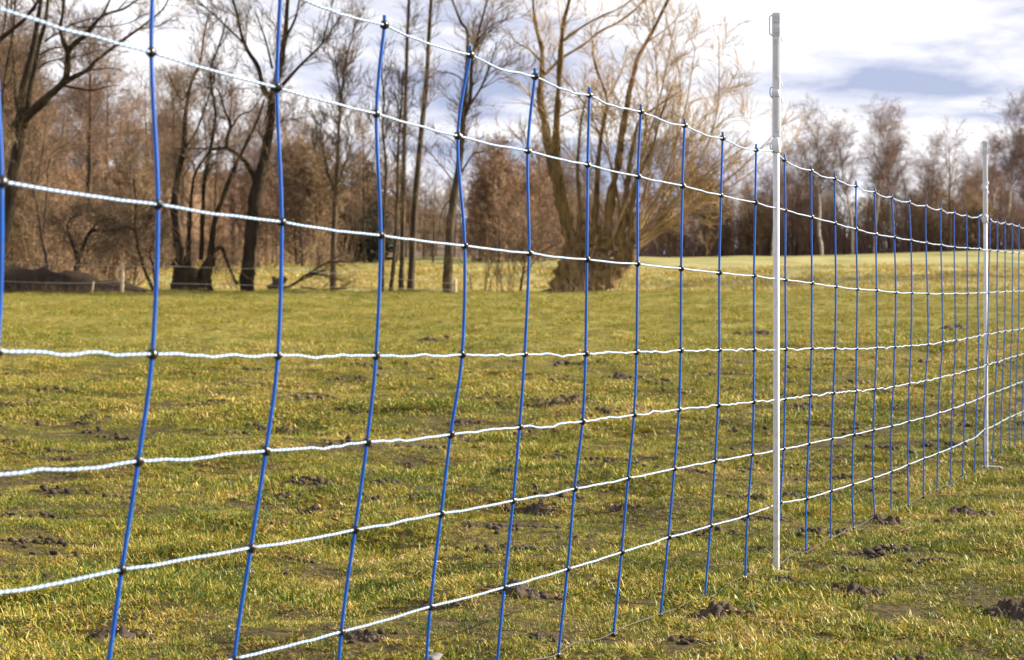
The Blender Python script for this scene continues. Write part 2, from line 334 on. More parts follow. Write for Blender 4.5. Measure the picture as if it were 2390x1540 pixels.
M_mound = mat_plain('mound_earth', (.026, .017, .012), .95, .1, .5, 1.5)
M_leaf = mat_plain('dead_leaf', (.30, .16, .08), .7, .3, .35, 40)
M_stone = mat_plain('pale_stone', (.15, .14, .14), .8, .3, .35, 30)
M_spruce = mat_twig('spruce_needles', (.012, .018, .010), (.03, .04, .02))
M_hill = mat_plain('wooded_hill', (.13, .095, .075), .95, .1, .35, .25)

# ------------------------------------------------------------------ ground
def build_ground():
    nx, ny = 440, 760
    u = np.linspace(-7.25, 7.25, nx); xs = .55 * np.sinh(u)
    v = np.linspace(-4.9, 7.35, ny); ys = .9 * np.sinh(v)
    X, Y = np.meshgrid(xs, ys)
    V = np.stack([X, Y, terrain(X, Y)], -1).reshape(-1, 3)
    i = np.arange(nx - 1)[None]; j = np.arange(ny - 1)[:, None] * nx
    a = i + j; Q = np.stack([a, a + 1, a + nx + 1, a + nx], -1).reshape(-1, 4)
    o = link('ground', mesh_arrays('ground', V, Q), M_ground)
    o['label'] = 'pasture of short winter grass rising gently to the trees'; o['kind'] = 'structure'
build_ground()
HX = [-90, -47, -38, -29, -20, -10, 0, 14]; HR = [28, 27.5, 26.2, 24.9, 22.4, 18.1, 15.6, 13.0]
def hill_z(X, T):
    ridge = np.interp(X, HX, HR); return 8.0 + (ridge - 8.0) * np.sin(np.clip(T * 1.15, 0, 1) * math.pi / 2) + vn2(np.asarray(X) / 2.2, T * 27.) * .9 * (np.asarray(T) > .05)
def build_hill():
    xs = np.linspace(-90, 14, 80); ys = np.linspace(0, 1, 16); X, T = np.meshgrid(xs, ys)
    V = np.stack([X, 318 + T * 60, hill_z(X, T)], -1).reshape(-1, 3); n = len(xs); i = np.arange(n - 1)[None]; j = np.arange(len(ys) - 1)[:, None] * n; a = i + j
    o = link('hill', mesh_arrays('hill', V, np.stack([a, a + 1, a + n + 1, a + n], -1).reshape(-1, 4)), M_hill)
    o['label'] = 'low brown wooded hill far behind the thin trunks'; o['kind'] = 'structure'
build_hill()

# ------------------------------------------------------------------ trees
def Z1(x, y): return (x * .4849, y * .4849)
def Z2(x, y): return (746.6 + x * .4849, y * .4849)
def Z3(x, y): return (1549.2 + x * .4849, y * .4849)
def Z4(x, y): return (x * .2, y * .2)
def ZZ(f, *pts): return [f(*p) for p in pts]

def bark_rough(V, P, R, amt, freq):
    n = vn3(V * freq) - .5; n2 = vn3(V * freq * 3.1 + 11) - .5
    return n * amt + n2 * amt * .5
def limb_mesh(name, P, R, sides, rough=.0, freq=6):
    V, Q = tubes(P[None], R[None], sides)
    if rough:
        c = np.repeat(P, sides, 0); d = V - c; rr = np.repeat(R, sides)[:, None]
        k = bark_rough(V, P, R, rough, freq)[:, None]; V = c + d * (1 + 2 * k)
    # close the tip
    tip = len(V); V = np.vstack([V, P[-1:] + (P[-1:] - P[-2:-1]) * .2]); K = len(P); s = np.arange(sides)
    T = np.stack([(K - 1) * sides + s, (K - 1) * sides + (s + 1) % sides, np.full(sides, tip)], -1)
    return mesh_arrays(name, V, Q, True, T)

def hero(name, label, cat, Y0, stems, seed, limbs=30, twigs=350, fine=2600, bark=None, twig=None, up=.12, Lr=(.8, 2.2), Tr=(.4, 1.0), Fr=(.2, .55), ground=True, rough=.16, group=None, extend=2.2, trunk_n=1, dspread=.35, droop=0.0, trange=(.3, 1.), thin=0):
    """a bare tree from stems given as (picture polyline, width at start, width at end); depth spreads along each limb"""
    rng = np.random.default_rng(seed); bark = bark or M_bark; twig = twig or M_twig
    done = []; base_xy = at(stems[0][0][0][0], stems[0][0][0][1], Y0)
    gz = float(terrain(base_xy[0], Y0))
    t = thing(name, (base_xy[0], Y0, gz), label, cat, group); O = np.array([base_xy[0], Y0, gz])
    allP, allR = [], []; meshes = []
    for si, (px, w0, w1) in enumerate(stems):
        px = np.asarray(px, float)
        d0 = Y0
        if done:
            best = min((np.hypot(*(q[:, :2] - px[0]).T).min(), di) for di, q in enumerate(done))
            q = done[best[1]]; j = np.hypot(*(q[:, :2] - px[0]).T).argmin(); d0 = q[j, 2]
        n = max(10, int(len(px) * 4)); C = catmull(px, n); s = np.linspace(0, 1, n)
        length = np.linalg.norm(np.diff(C, axis=0), axis=1).sum() / F * Y0
        dep = d0 + (rng.uniform(-1, 1) * dspread * length if si >= trunk_n else 0) * s ** 1.2 + (vn2(s * 4 + si * 7.3, np.full(n, seed * 1.7)) - .5) * .10 * length * s
        W = w0 + (w1 - w0) * s ** .85
        done.append(np.column_stack([C, dep]))
        P = np.stack([(C[:, 0] - CX) / F * dep, dep, CAMZ - (C[:, 1] - HZ) / F * dep], -1); R = W / F * dep / 2
        if C[-1, 1] < 14 and extend:      # carries on above the picture
            d = P[-1] - P[-4]; d /= np.linalg.norm(d); d[2] = max(d[2], .35); d += rng.normal(size=3) * .12
            ext = P[-1] + np.outer(np.linspace(.25, 1, 4), d) * extend * rng.uniform(.7, 1.2); P = np.vstack([P, ext]); R = np.r_[R, R[-1] * np.array([.8, .6, .4, .18])]
        if si < trunk_n and ground:
            foot = P[0].copy(); foot[2] = float(terrain(foot[0], foot[1])) - .25
            if foot[2] < P[0][2] - .02:
                P = np.vstack([foot, P]); R = np.r_[R[0] * 1.12, R]
        big = R.max() > .035
        me = limb_mesh('trunk' if si < trunk_n else 'limb', P - O, R, 12 if big else 7, rough if big else .06, 5.5)
        link('trunk' if si < trunk_n else 'limb', me, twig if (thin and w0 < thin) else bark, t)
        allP.append(catmull(P, 20)); allR.append(np.interp(np.linspace(0, 1, 20), np.linspace(0, 1, len(R)), R))
    P0 = np.array(allP); R0 = np.array(allR)
    parts = []
    P1, R1 = grow(P0, R0, limbs, Lr, (25, 65), up, .16, 8, trange, .5, .012, .006, rng)
    parts.append(tubes(P1, R1, 5))
    P2, R2 = grow(np.concatenate([np.array([catmull(p, 8) for p in allP]), P1]), np.concatenate([R0[:, np.linspace(0, 19, 8).astype(int)], R1]), twigs, Tr, (25, 60), up, .18, 6, (.25, 1.), .6, .011, .0075, rng, droop=droop)
    parts.append(tubes(P2, R2, 4))
    fine = int(fine * .62)
    if fine:
        P3, R3 = grow(P2, R2, fine, Fr, (20, 55), up, .2, 4, (.1, 1.), .7, .009, .0055, rng, taper=.5, droop=droop)
        parts.append(tubes(P3, R3, 3))
    V, Q = join(parts); link('crown', mesh_arrays('crown', V - O, Q), twig, t)
    return t

# big leaning multi-stem tree at the left edge
hero('large_tree', 'big dark multi-stemmed tree leaning in from the left edge of the field', 'tree', 45.5, [
    (ZZ(Z1, (-60, 1420), (0, 1180), (40, 1000), (70, 800), (95, 650)) + ZZ(Z4, (250, 1150), (330, 800), (400, 500), (440, 250), (480, 0)), 44, 9),
    (ZZ(Z4, (180, 1480), (300, 1370), (450, 1230), (620, 1080), (720, 980), (770, 900), (790, 760), (790, 600), (740, 480), (705, 330), (730, 180), (750, 0)), 27, 6),
    (ZZ(Z4, (750, 960), (900, 880), (1030, 810), (1130, 700), (1300, 570), (1420, 480), (1640, 320), (1770, 220), (1900, 110), (1960, 0)), 13, 3),
    (ZZ(Z4, (800, 600), (870, 510), (1000, 410), (1080, 310), (1190, 190), (1320, 140), (1450, 100), (1600, 0)), 13, 4),
    (ZZ(Z4, (1190, 190), (1240, 90), (1280, 0)), 8, 4),
    (ZZ(Z4, (740, 1000), (950, 1040), (1100, 1050), (1250, 1010), (1400, 990)), 6, 1.5),
    (ZZ(Z4, (1030, 820), (1200, 800), (1350, 800), (1480, 860)), 4, 1.5),
    (ZZ(Z4, (290, 1500), (340, 1100), (400, 800), (460, 500), (530, 250), (560, 0)), 15, 7),
    (ZZ(Z4, (0, 460), (150, 340), (280, 230), (400, 80), (450, 0)), 11, 7),
    (ZZ(Z4, (800, 300), (950, 250), (1180, 200)), 4, 2), (ZZ(Z4, (440, 800), (560, 720), (760, 680), (980, 640), (1150, 580)), 5, 1.5),
    (ZZ(Z4, (460, 640), (600, 570), (780, 540), (1000, 500), (1250, 540)), 5, 1.5), (ZZ(Z4, (520, 480), (620, 420), (700, 380)), 6, 3),
    (ZZ(Z4, (900, 320), (1150, 310), (1350, 300), (1520, 260), (1650, 180)), 4, 1.5),
], 11, 50, 520, 4200, M_dark, M_twig, up=.06, Lr=(.8, 2.0))
hero('thin_tree', 'thin dark upright stem at the far left edge among the branches', 'tree', 50, [
    (ZZ(Z4, (5, 3350), (-5, 2500), (20, 1540), (40, 1050), (100, 650), (150, 400), (180, 0)), 9, 5),
    (ZZ(Z4, (60, 1000), (110, 950), (180, 720), (300, 570)), 4, 1.5), (ZZ(Z4, (0, 500), (50, 300), (90, 0)), 5, 4)], 12, 24, 200, 1500, M_dark)
hero('small_tree', 'slim forked tree with sunlit yellow bark standing behind the soil mound', 'tree', 52, [
    (ZZ(Z1, (237, 1330), (222, 1230), (205, 1160), (185, 1020), (165, 930), (150, 820)), 10, 4),
    (ZZ(Z1, (207, 1160), (225, 960), (245, 750), (330, 690), (400, 610)), 7, 2), (ZZ(Z1, (170, 950), (200, 760), (230, 560)), 5, 2)], 13, 26, 260, 2000, M_pole, M_twigr)
hero('crooked_tree', 'small crooked V-shaped tree on top of the soil mound', 'tree', 51, [
    (ZZ(Z1, (355, 1330), (375, 1262), (410, 1165), (440, 1112), (520, 1110), (600, 1095), (640, 1130)), 13, 4),
    (ZZ(Z1, (377, 1258), (350, 1170), (325, 1095), (345, 1050), (390, 1030)), 11, 4), (ZZ(Z1, (440, 1110), (480, 1060), (560, 1050)), 6, 2)], 14, 45, 420, 2600, M_dark, M_twig, up=-.02, Lr=(.5, 1.2))
hero('leaning_sapling', 'thin curved sapling leaning left just beside the second blue strut', 'tree', 48.5, [
    (ZZ(Z1, (738, 1395), (690, 1280), (662, 1180), (650, 1090), (655, 980), (640, 860)), 9, 4),
    (ZZ(Z1, (655, 1110), (600, 1090), (540, 1120)), 5, 2)], 15, 26, 220, 1700, M_dark, M_twig)
hero('leaning_sapling', 'short bent sapling hidden partly by the second blue strut', 'tree', 48.8, [
    (ZZ(Z1, (752, 1390), (740, 1290), (722, 1220), (740, 1130), (700, 1070)), 8, 3)], 16, 16, 160, 1200, M_dark, M_twig)
hero('pollard_tree', 'dark squat pollard stump carrying several tall upright stems', 'tree', 48, [
    (ZZ(Z1, (880, 1400), (880, 1330), (878, 1285), (868, 1240)), 66, 36),
    (ZZ(Z1, (975, 1400), (985, 1330), (1005, 1270), (1020, 1230)), 44, 22),
    (ZZ(Z1, (930, 1400), (930, 1330), (935, 1300)), 60, 40),
    (ZZ(Z1, (868, 1270), (852, 1150), (838, 1000), (858, 830), (885, 720), (892, 560), (920, 400), (960, 310), (978, 200), (1000, 80)), 23, 3),
    (ZZ(Z1, (905, 1280), (910, 1100), (920, 950), (942, 830), (1010, 730), (1060, 705)), 14, 3),
    (ZZ(Z1, (968, 1250), (972, 1100), (978, 980), (986, 850), (1015, 700), (1037, 560), (1020, 430), (1015, 330), (1060, 200), (1090, 90)), 12, 3),
    (ZZ(Z1, (1010, 1240), (1030, 1080), (1062, 980), (1095, 890), (1135, 790), (1200, 660), (1250, 550), (1270, 480)), 16, 5),
    (ZZ(Z1, (885, 720), (940, 640), (1000, 480), (1050, 300)), 6, 2), (ZZ(Z1, (938, 830), (925, 780), (880, 740)), 5, 2),
    (ZZ(Z1, (920, 400), (880, 480), (840, 420), (800, 330)), 4, 1.5),
    (ZZ(Z1, (1000, 1250), (1060, 1190), (1100, 1280), (1140, 1370)), 9, 6)], 17, 55, 560, 4200, M_dark, M_twig, trunk_n=3, rough=.3)
hero('forked_tree', 'tall dark forked tree with spreading crown standing between second and third strut', 'tree', 48.3, [
    (ZZ(Z1, (1190, 1400), (1192, 1330), (1200, 1250), (1213, 1100), (1225, 950), (1245, 875), (1275, 750), (1300, 600), (1310, 470), (1340, 350), (1370, 180), (1385, 0)), 38, 9),
    (ZZ(Z1, (1238, 890), (1195, 800), (1150, 750), (1090, 712), (1050, 718), (980, 715), (840, 715)), 14, 3),
    (ZZ(Z1, (1092, 712), (1092, 670), (1110, 600), (1085, 540), (1060, 460), (1040, 420)), 10, 3),
    (ZZ(Z1, (1100, 640), (1150, 560), (1210, 530), (1260, 460)), 5, 2),
    (ZZ(Z1, (1308, 480), (1270, 430), (1240, 320), (1190, 240), (1160, 160), (1140, 60), (1120, 0)), 14, 5),
    (ZZ(Z1, (1350, 420), (1440, 320), (1550, 210), (1620, 110), (1645, 60)), 9, 2),
    (ZZ(Z1, (1180, 215), (1060, 100), (960, 10)), 6, 3), (ZZ(Z1, (1310, 330), (1280, 200), (1230, 60)), 6, 3),
    (ZZ(Z1, (1365, 200), (1420, 90), (1440, 0)), 8, 4), (ZZ(Z1, (1550, 210), (1590, 60), (1600, 0)), 5, 2)], 18, 60, 620, 5200, M_dark, M_twig, rough=.2)
hero('slim_tree', 'slim straight tree with upright twigs standing between third and fourth strut', 'tree', 49, [
    (ZZ(Z1, (1603, 1400), (1605, 1200), (1612, 1000), (1620, 880), (1632, 600), (1645, 450), (1662, 300), (1695, 180), (1715, 80)), 16, 2),
    (ZZ(Z1, (1615, 930), (1580, 840), (1550, 700), (1540, 600)), 6, 2), (ZZ(Z1, (1618, 900), (1670, 760), (1700, 640)), 7, 2), (ZZ(Z1, (1640, 480), (1620, 330), (1600, 200)), 4, 2)], 19, 40, 380, 3000, M_bark, M_twig, up=.25, Lr=(.6, 1.6))
for (pts, w0, w1, sd, lab) in [
    (ZZ(Z2, (300, 1405), (306, 1100), (316, 800), (300, 600), (310, 480), (295, 350), (300, 250)), 9, 3, 21, 'thinnest crooked trunk, leftmost of the four slender trunks'),
    (ZZ(Z2, (340, 1405), (360, 1200), (372, 950), (376, 700), (392, 500), (400, 340)), 11, 3, 22, 'crooked mossy yellow trunk, second from left of the four slender trunks'),
    (ZZ(Z2, (390, 1408), (398, 1100), (403, 800), (411, 500), (420, 200), (428, 0)), 13, 7, 23, 'straight dark pole-like trunk, third from left of the four slender trunks'),
    (ZZ(Z2, (435, 1408), (453, 1050), (468, 850), (486, 650), (511, 400), (526, 150), (535, 0)), 18, 8, 24, 'thickest straight trunk, rightmost of the four slender trunks')]:
    hero('slender_tree', lab, 'tree', 48.2 + (sd - 22) * .4, [(pts, w0, w1)], sd, 22, 150, 900, M_pole, M_twig, up=.15, Lr=(.3, 1.3), Tr=(.3, .7), group='slender trunks in a row', rough=.1, extend=4)
hero('leaning_tree', 'sturdy dark trunk leaning right with forked crown beside a short wooden stake', 'tree', 47.6, [
    (ZZ(Z2, (612, 1412), (618, 1250), (628, 1080), (645, 950), (675, 750), (690, 560), (705, 350), (710, 160), (680, 110), (640, 10)), 25, 5),
    (ZZ(Z2, (692, 560), (722, 480), (730, 300), (752, 200), (802, 10)), 11, 4),
    (ZZ(Z2, (695, 540), (770, 430), (812, 330), (852, 205)), 7, 2), (ZZ(Z2, (680, 830), (740, 740), (800, 730)), 6, 2),
    (ZZ(Z2, (672, 760), (640, 680), (560, 640)), 4, 1.5), (ZZ(Z2, (700, 400), (650, 360), (560, 340)), 4, 1.5), (ZZ(Z2, (752, 200), (830, 120), (930, 80)), 5, 2),
    (ZZ(Z2, (655, 930), (590, 1010), (570, 1120)), 4, 2)], 25, 40, 380, 3000, M_pole, M_twig, rough=.12)

# big pollard willow
wst = [
    ([(1322, 692), (1326, 665), (1334, 632), (1342, 600), (1340, 570)], 104, 46),
    ([(1372, 692), (1392, 662), (1424, 634), (1456, 606), (1478, 572)], 80, 30),
    ([(1345, 692), (1362, 655), (1388, 630), (1410, 596)], 98, 42),
    (ZZ(Z2, (1215, 1210), (1200, 1130), (1165, 1010), (1142, 880), (1102, 750), (1082, 600), (1062, 480), (1065, 350), (1070, 250), (1045, 150), (1030, 60), (1025, 0)), 34, 6),
    (ZZ(Z2, (1195, 1130), (1160, 930), (1136, 700), (1142, 500), (1156, 300), (1166, 150), (1200, 0)), 24, 9),
    (ZZ(Z2, (1085, 360), (1150, 290), (1260, 220), (1350, 150), (1430, 110), (1500, 60), (1560, 0)), 8, 4),
    (ZZ(Z2, (1150, 210), (1260, 130), (1350, 80), (1440, 40), (1500, 0)), 7, 3),
    (ZZ(Z2, (1065, 300), (1010, 240), (940, 200), (900, 130)), 6, 2),
    (ZZ(Z2, (1080, 600), (1020, 480), (960, 400), (880, 350)), 5, 2), (ZZ(Z2, (1160, 980), (1060, 820), (1000, 720), (900, 600)), 4, 1.5),
    (ZZ(Z2, (1238, 1180), (1252, 1000), (1240, 850), (1245, 700), (1262, 550), (1300, 420)), 13, 3),
    (ZZ(Z2, (1310, 1180), (1330, 950), (1340, 750), (1362, 600), (1380, 480), (1330, 330), (1310, 250)), 17, 4),
    (ZZ(Z2, (1380, 480), (1430, 390), (1480, 260)), 6, 2),
    (ZZ(Z2, (1372, 1200), (1400, 950), (1432, 800), (1460, 600), (1500, 400), (1530, 280), (1600, 150), (1660, 30), (1690, -30)), 24, 6),
    (ZZ(Z2, (1440, 1180), (1472, 950), (1488, 800), (1522, 620), (1560, 560), (1640, 500), (1732, 440)), 21, 3),
    (ZZ(Z2, (1500, 1180), (1500, 1000), (1540, 830), (1600, 700), (1640, 560), (1690, 420)), 16, 3)]
rg = np.random.default_rng(5)
for k in range(26):                       # fan of straight shoots on the right half of the pollard head
    x0 = rg.uniform(1425, 1490); y0 = 592 - rg.uniform(0, 28); a = math.radians(rg.uniform(16, 70) if k < 19 else rg.uniform(-22, 20)); L = rg.uniform(280, 590) * (1 - .0035 * max(0, math.degrees(a) - 30))
    c = rg.uniform(-.12, .42)
    wst.append(([(x0, y0), (x0 + L * .33 * math.sin(a), y0 - L * .33 * math.cos(a)), (x0 + L * .68 * math.sin(a - c * .5), y0 - L * .68 * math.cos(a - c * .5)), (x0 + L * math.sin(a - c), y0 - L * math.cos(a - c))], rg.uniform(3.6, 7.2), 1.8))
hero('willow_tree', 'massive hollow pollard willow with a broad fan of pale shoots', 'tree', 46.8, wst, 31, 150, 1500, 11000, M_willow, M_twigw, up=.12, Lr=(.8, 2.2), Tr=(.5, 1.1), Fr=(.25, .7), trunk_n=3, rough=.42, dspread=.4, thin=9.5)

def shoots(name, label, cat, X0, X1, Y0, Y1, n, H, seed, mat, r=(.006, .014), spread=.22, twigs=0, K=6, group=None, kind=None, fine_len=(.2, .5), pxmax=None):
    rng = np.random.default_rng(seed)
    x = rng.uniform(X0, X1, n); y = rng.uniform(Y0, Y1, n)
    if pxmax is not None:
        ok = x < (pxmax - CX) / F * y; x, y = x[ok], y[ok]; n = len(x)
    z = terrain(x, y) - .05
    h = rng.uniform(H[0], H[1], n); d = np.stack([rng.normal(size=n) * spread, rng.normal(size=n) * spread, np.ones(n)], -1); d /= np.linalg.norm(d, axis=1, keepdims=True)
    P = np.zeros((n, K, 3)); P[:, 0] = np.stack([x, y, z], -1)
    for q in range(1, K):
        P[:, q] = P[:, q - 1] + d * (h / (K - 1))[:, None]; d = d + rng.normal(size=(n, 3)) * .10; d /= np.linalg.norm(d, axis=1, keepdims=True)
    R = rng.uniform(r[0], r[1], n)[:, None] * np.linspace(1, .3, K)[None]; parts = [tubes(P, R, 4)]
    if twigs:
        P2, R2 = grow(P, R, twigs, fine_len, (20, 60), .1, .2, 4, (.15, 1.), .6, .008, .0035, rng); parts.append(tubes(P2, R2, 3))
    V, Q = join(parts); O = np.array([(X0 + X1) / 2, (Y0 + Y1) / 2, float(terrain((X0 + X1) / 2, (Y0 + Y1) / 2))])
    o = link(name, mesh_arrays(name, V - O, Q), mat); o.location = O
    return tag(o, label, cat, group, kind)
shoots('shrub', 'loose shrub of thin bare stems between the leaning trunk and the willow', 'shrub', -1.1, .05, 48, 49.2, 18, (1.0, 2.6), 41, M_twig, (.006, .013), .2, 420)
hero('small_tree', 'spindly dark sapling growing just left of the big willow', 'tree', 48.6, [
    (ZZ(Z2, (962, 1412), (975, 1330), (985, 1270), (972, 1180), (985, 1060)), 7, 2), (ZZ(Z2, (978, 1320), (1030, 1260), (1080, 1200)), 4, 1.5)], 42, 20, 180, 1200, M_bark)
shoots('brushwood', 'thin stray shoots sprouting around the foot of the big willow', 'shrub', 1.0, 2.6, 45.6, 46.2, 26, (.4, 1.0), 43, M_brush, (.006, .012), .4, 60)
# fallen log with branches
def fallen_log():
    Y = 48.2; t = thing('fallen_log', at(655, 676, Y), 'gnarled fallen stump with bare branches lying on the grass edge', 'log'); O = np.array(t.location)
    for pts, w0, w1 in [([(628, 676), (645, 664), (660, 655), (668, 648)], 26, 14), ([(640, 678), (665, 672), (690, 660), (712, 642), (740, 636), (770, 628)], 10, 2), ([(648, 676), (640, 655), (640, 645)], 20, 10)]:
        P = np.array([at(x, y, Y) for x, y in catmull(pts, 14)]); R = np.linspace(w0, w1, 14) / F * Y / 2
        link('log', limb_mesh('log', P - O, R, 10, .4, 7), M_bark, t)
    rng = np.random.default_rng(8); P = np.array([catmull([at(x, y, Y) for x, y in q], 10) for q in [[(690, 660), (740, 640), (800, 655)], [(712, 645), (760, 615), (830, 610)], [(700, 670), (750, 676), (810, 672)]]]); R = np.full((3, 10), .02)
    P2, R2 = grow(P, R, 60, (.4, 1.0), (20, 60), .02, .2, 6, (.0, 1.), .6, .01, .005, rng); P3, R3 = grow(P2, R2, 500, (.2, .5), (20, 60), .0, .2, 4, (.1, 1.), .6, .008, .004, rng)
    V, Q = join([tubes(P, R, 5), tubes(P2, R2, 4), tubes(P3, R3, 3)]); link('branches', mesh_arrays('branches', V - O, Q), M_twig, t)
fallen_log()

# --- trees that repeat: built once, then copied
def wood_tree(name, seed, H, r0, twig, bark, limbs=60, twigs=650, fine=3200, up=.35, droop=0.0, lean=.05, Lr=(.16, .34), first=.25, rscale=1.0, wob=.12, spread=(35, 75)):
    rng = np.random.default_rng(seed); K = 14; s = np.linspace(0, 1, K)
    P = np.zeros((1, K, 3)); P[0, :, 2] = s * H
    P[0, :, 0] = np.cumsum(rng.normal(size=K) * wob) * H / 60 + lean * H * s ** 1.4; P[0, :, 1] = np.cumsum(rng.normal(size=K) * wob) * H / 60; P[0] -= P[0, 0] * np.array([1, 1, 0]); P[0, 0, 2] = -.5
    R = (r0 * (1 - .93 * s ** .9))[None]
    tr = limb_mesh('trunk', P[0], R[0], 8, .1, 3)
    P1, R1 = grow(P, R, limbs, (Lr[0] * H, Lr[1] * H), spread, up, .14, 8, (first, 1.), .55, .011 * rscale, .010, rng, tipshort=.55)
    P2, R2 = grow(P1, R1, twigs, (.08 * H, .18 * H), (28, 70), up * .6, .17, 6, (.15, 1.), .55, .012 * rscale, .012, rng, droop=droop)
    P3, R3 = grow(P2, R2, fine, (.03 * H, .08 * H), (25, 70), up * .3, .2, 4, (.1, 1.), .75, .013 * rscale, .0125, rng, taper=.5, droop=droop * 1.4)
    V, Q = join([tubes(P1, R1, 4), tubes(P2, R2, 3), tubes(P3, R3, 3)])
    return tr, bark, mesh_arrays('crown', V, Q), twig
def place(proto, name, x, y, scale, rz, label, cat, group=None):
    tr, bark, cr, twig = proto
    o = thing(name, (x, y, float(terrain(x, y))), label, cat, group); o.rotation_euler.z = rz; o.scale = (scale, scale, scale)
    link('trunk', tr, bark, o); link('crown', cr, twig, o); return o
WV = [wood_tree('w', 100 + k, 10.5, .17, [M_twigr, M_twig, M_twigr, M_twigp, M_twig][k], M_bark, 40, 380, 1250, up=[.12, .06, .16, .10, .2][k], Lr=(.22, .48), lean=[.03, -.05, .0, .06, -.03][k], first=[.2, .12, .3, .15, .35][k]) for k in range(5)]
TV = [wood_tree('t', 150 + k, 13.5, .20, [M_twig, M_twigr, M_twigp][k], [M_bark, M_pole, M_dark][k], 34, 340, 1200, up=.16, first=[.45, .38, .55][k], Lr=(.16, .34), lean=[.02, -.04, .05][k], rscale=1.15) for k in range(3)]
BV = [wood_tree('b', 200 + k, 15.5, .20, M_twigp, M_birch, 40, 560, 3000, up=.16, droop=.34, lean=[.10, -.06, .14][k], first=.40, Lr=(.26, .5), wob=.3, spread=(25, 65)) for k in range(3)]
SHV = [wood_tree('s', 300 + k, 4.2, .05, [M_twigr, M_brush][k], M_bark, 60, 520, 2600, up=.2, first=.03, Lr=(.35, .7), wob=.3, lean=0) for k in range(2)]
rg = np.random.default_rng(21)
n = 0
for k in range(104):
    y = rg.uniform(66, 165); lim = (740 - CX) / F * y
    x = rg.uniform(-.30 * y - 4, lim - 1)
    if y < 100 and x > (330 - CX) / F * y: continue
    if y < 122 and x > (480 - CX) / F * y: continue
    place((WV + TV + TV)[rg.integers(11)], 'wood_tree', x, y, rg.uniform(.55, .92), rg.uniform(0, 6.28), 'bare brown tree of the dense wood on the left hillside', 'tree', 'bare trees of the left wood')
for k in range(34):
    y = rg.uniform(56, 118); x = rg.uniform(-.30 * y - 2, (330 - CX) / F * y) if y < 95 else rg.uniform(-.3 * y - 2, (700 - CX) / F * y)
    place(SHV[rg.integers(2)], 'undergrowth_shrub', x, y, rg.uniform(.6, 1.1), rg.uniform(0, 6.28), 'reddish brown bush in the undergrowth of the left wood', 'shrub', 'bushes of the left wood')
# wood edge behind the middle field
for k in range(34):
    px = rg.uniform(520, 760) if k < 16 else rg.uniform(1080, 1300); y = rg.uniform(118, 150) if k < 16 else rg.uniform(150, 205); x = (px - CX) / F * y
    pr = (SHV + WV)[rg.integers(7)] if k < 16 else SHV[0]
    place(pr, 'edge_shrub', x, y, rg.uniform(.45, .75) if k < 16 and pr in WV else rg.uniform(1.1, 2.0), rg.uniform(0, 6.28),
          'brown bush at the wood edge behind the fallen stump' if k < 16 else 'russet bush behind the shrub left of the willow', 'shrub', 'bushes at the wood edge' if k < 16 else 'russet bushes left of the willow')
# thin taller trees over the hill gap in the middle
for px, y, s in [(700, 140, .9), (745, 150, .95), (820, 160, .8), (850, 150, 1.0), (925, 170, .8), (1010, 180, .75), (1120, 190, 1.0), (1170, 200, .95), (1220, 205, .9)]:
    place(WV[rg.integers(5)], 'wood_tree', (px - CX) / F * y, y, s, rg.uniform(0, 6.28), 'thin bare tree on the far field edge behind the slender trunks', 'tree', 'thin trees behind the slender trunks')
for k in range(64):
    T = rg.uniform(.1, 1.0); x = rg.uniform(-62, 10); o = place(WV[rg.integers(5)], 'wood_tree', x, 318 + T * 60, rg.uniform(.5, .8), rg.uniform(0, 6.28), 'small bare tree on the low wooded hill behind the slender trunks', 'tree', 'trees on the low hill'); o.location.z = float(hill_z(x, T)) - .3
for k in range(34):
    px = rg.uniform(760, 1330); y = rg.uniform(190, 222); place((WV + SHV)[rg.integers(7)], 'wood_tree', (px - CX) / F * y, y, rg.uniform(.55, .85), rg.uniform(0, 6.28), 'low bare tree along the far field edge left of the willow', 'tree', 'low trees left of the willow')
# far wood on the right
for k in range(150):
    y = rg.uniform(224, 275); px = rg.uniform(1250, 2560); x = (px - CX) / F * y
    place(WV[rg.integers(5)], 'wood_tree', x, y, rg.uniform(.55, .86), rg.uniform(0, 6.28), 'bare tree in the long purple brown wood across the far field', 'tree', 'bare trees of the far wood')
for k in range(36):
    y = rg.uniform(232, 280); px = rg.uniform(1260, 2560); x = (px - CX) / F * y
    place((TV + BV)[rg.integers(6)], 'wood_tree', x, y, rg.uniform(.62, .86), rg.uniform(0, 6.28), 'taller bare tree rising above the long far wood', 'tree', 'taller trees of the far wood')
for k in range(46):
    y = rg.uniform(220, 228); px = rg.uniform(1230, 2560); x = (px - CX) / F * y
    place(SHV[rg.integers(2)], 'undergrowth_shrub', x, y, rg.uniform(.8, 1.5), rg.uniform(0, 6.28), 'low bush along the foot of the far wood', 'shrub', 'bushes of the far wood')
for k, (px, s, lab) in enumerate([
    (1802, .72, 'small birch with crooked white trunk just left of the near post'), (1918, .98, 'white-trunked birch in front of the far wood, right of the near post'),
    (1990, .92, 'birch with thin crown, second right of the near post'), (2040, 1.0, 'leaning birch midway between the two white posts'), (2085, 1.0, 'tall birch with wide drooping crown midway between the posts'),
    (1880, .85, 'slim birch close behind the near white post'), (2348, 1.1, 'tall birch with pale trunk just right of the far post'), (2400, 1.05, 'birch at the right edge of the photo'), (2320, .85, 'small birch behind the far white post')]):
    y = 216 + 2.1 * k; place(BV[k % 3], 'birch_tree', (px - CX) / F * y, y, s, [0, .3, 2.6, .2, 5.9, 1.5, .4, 2.9, 1.1][k], lab, 'tree', 'birches before the far wood')
y = 219; place(WV[2], 'upright_tree', (2216 - CX) / F * y, y, 1.25, 1.0, 'upright dark tree with narrow crown left of the far post', 'tree')
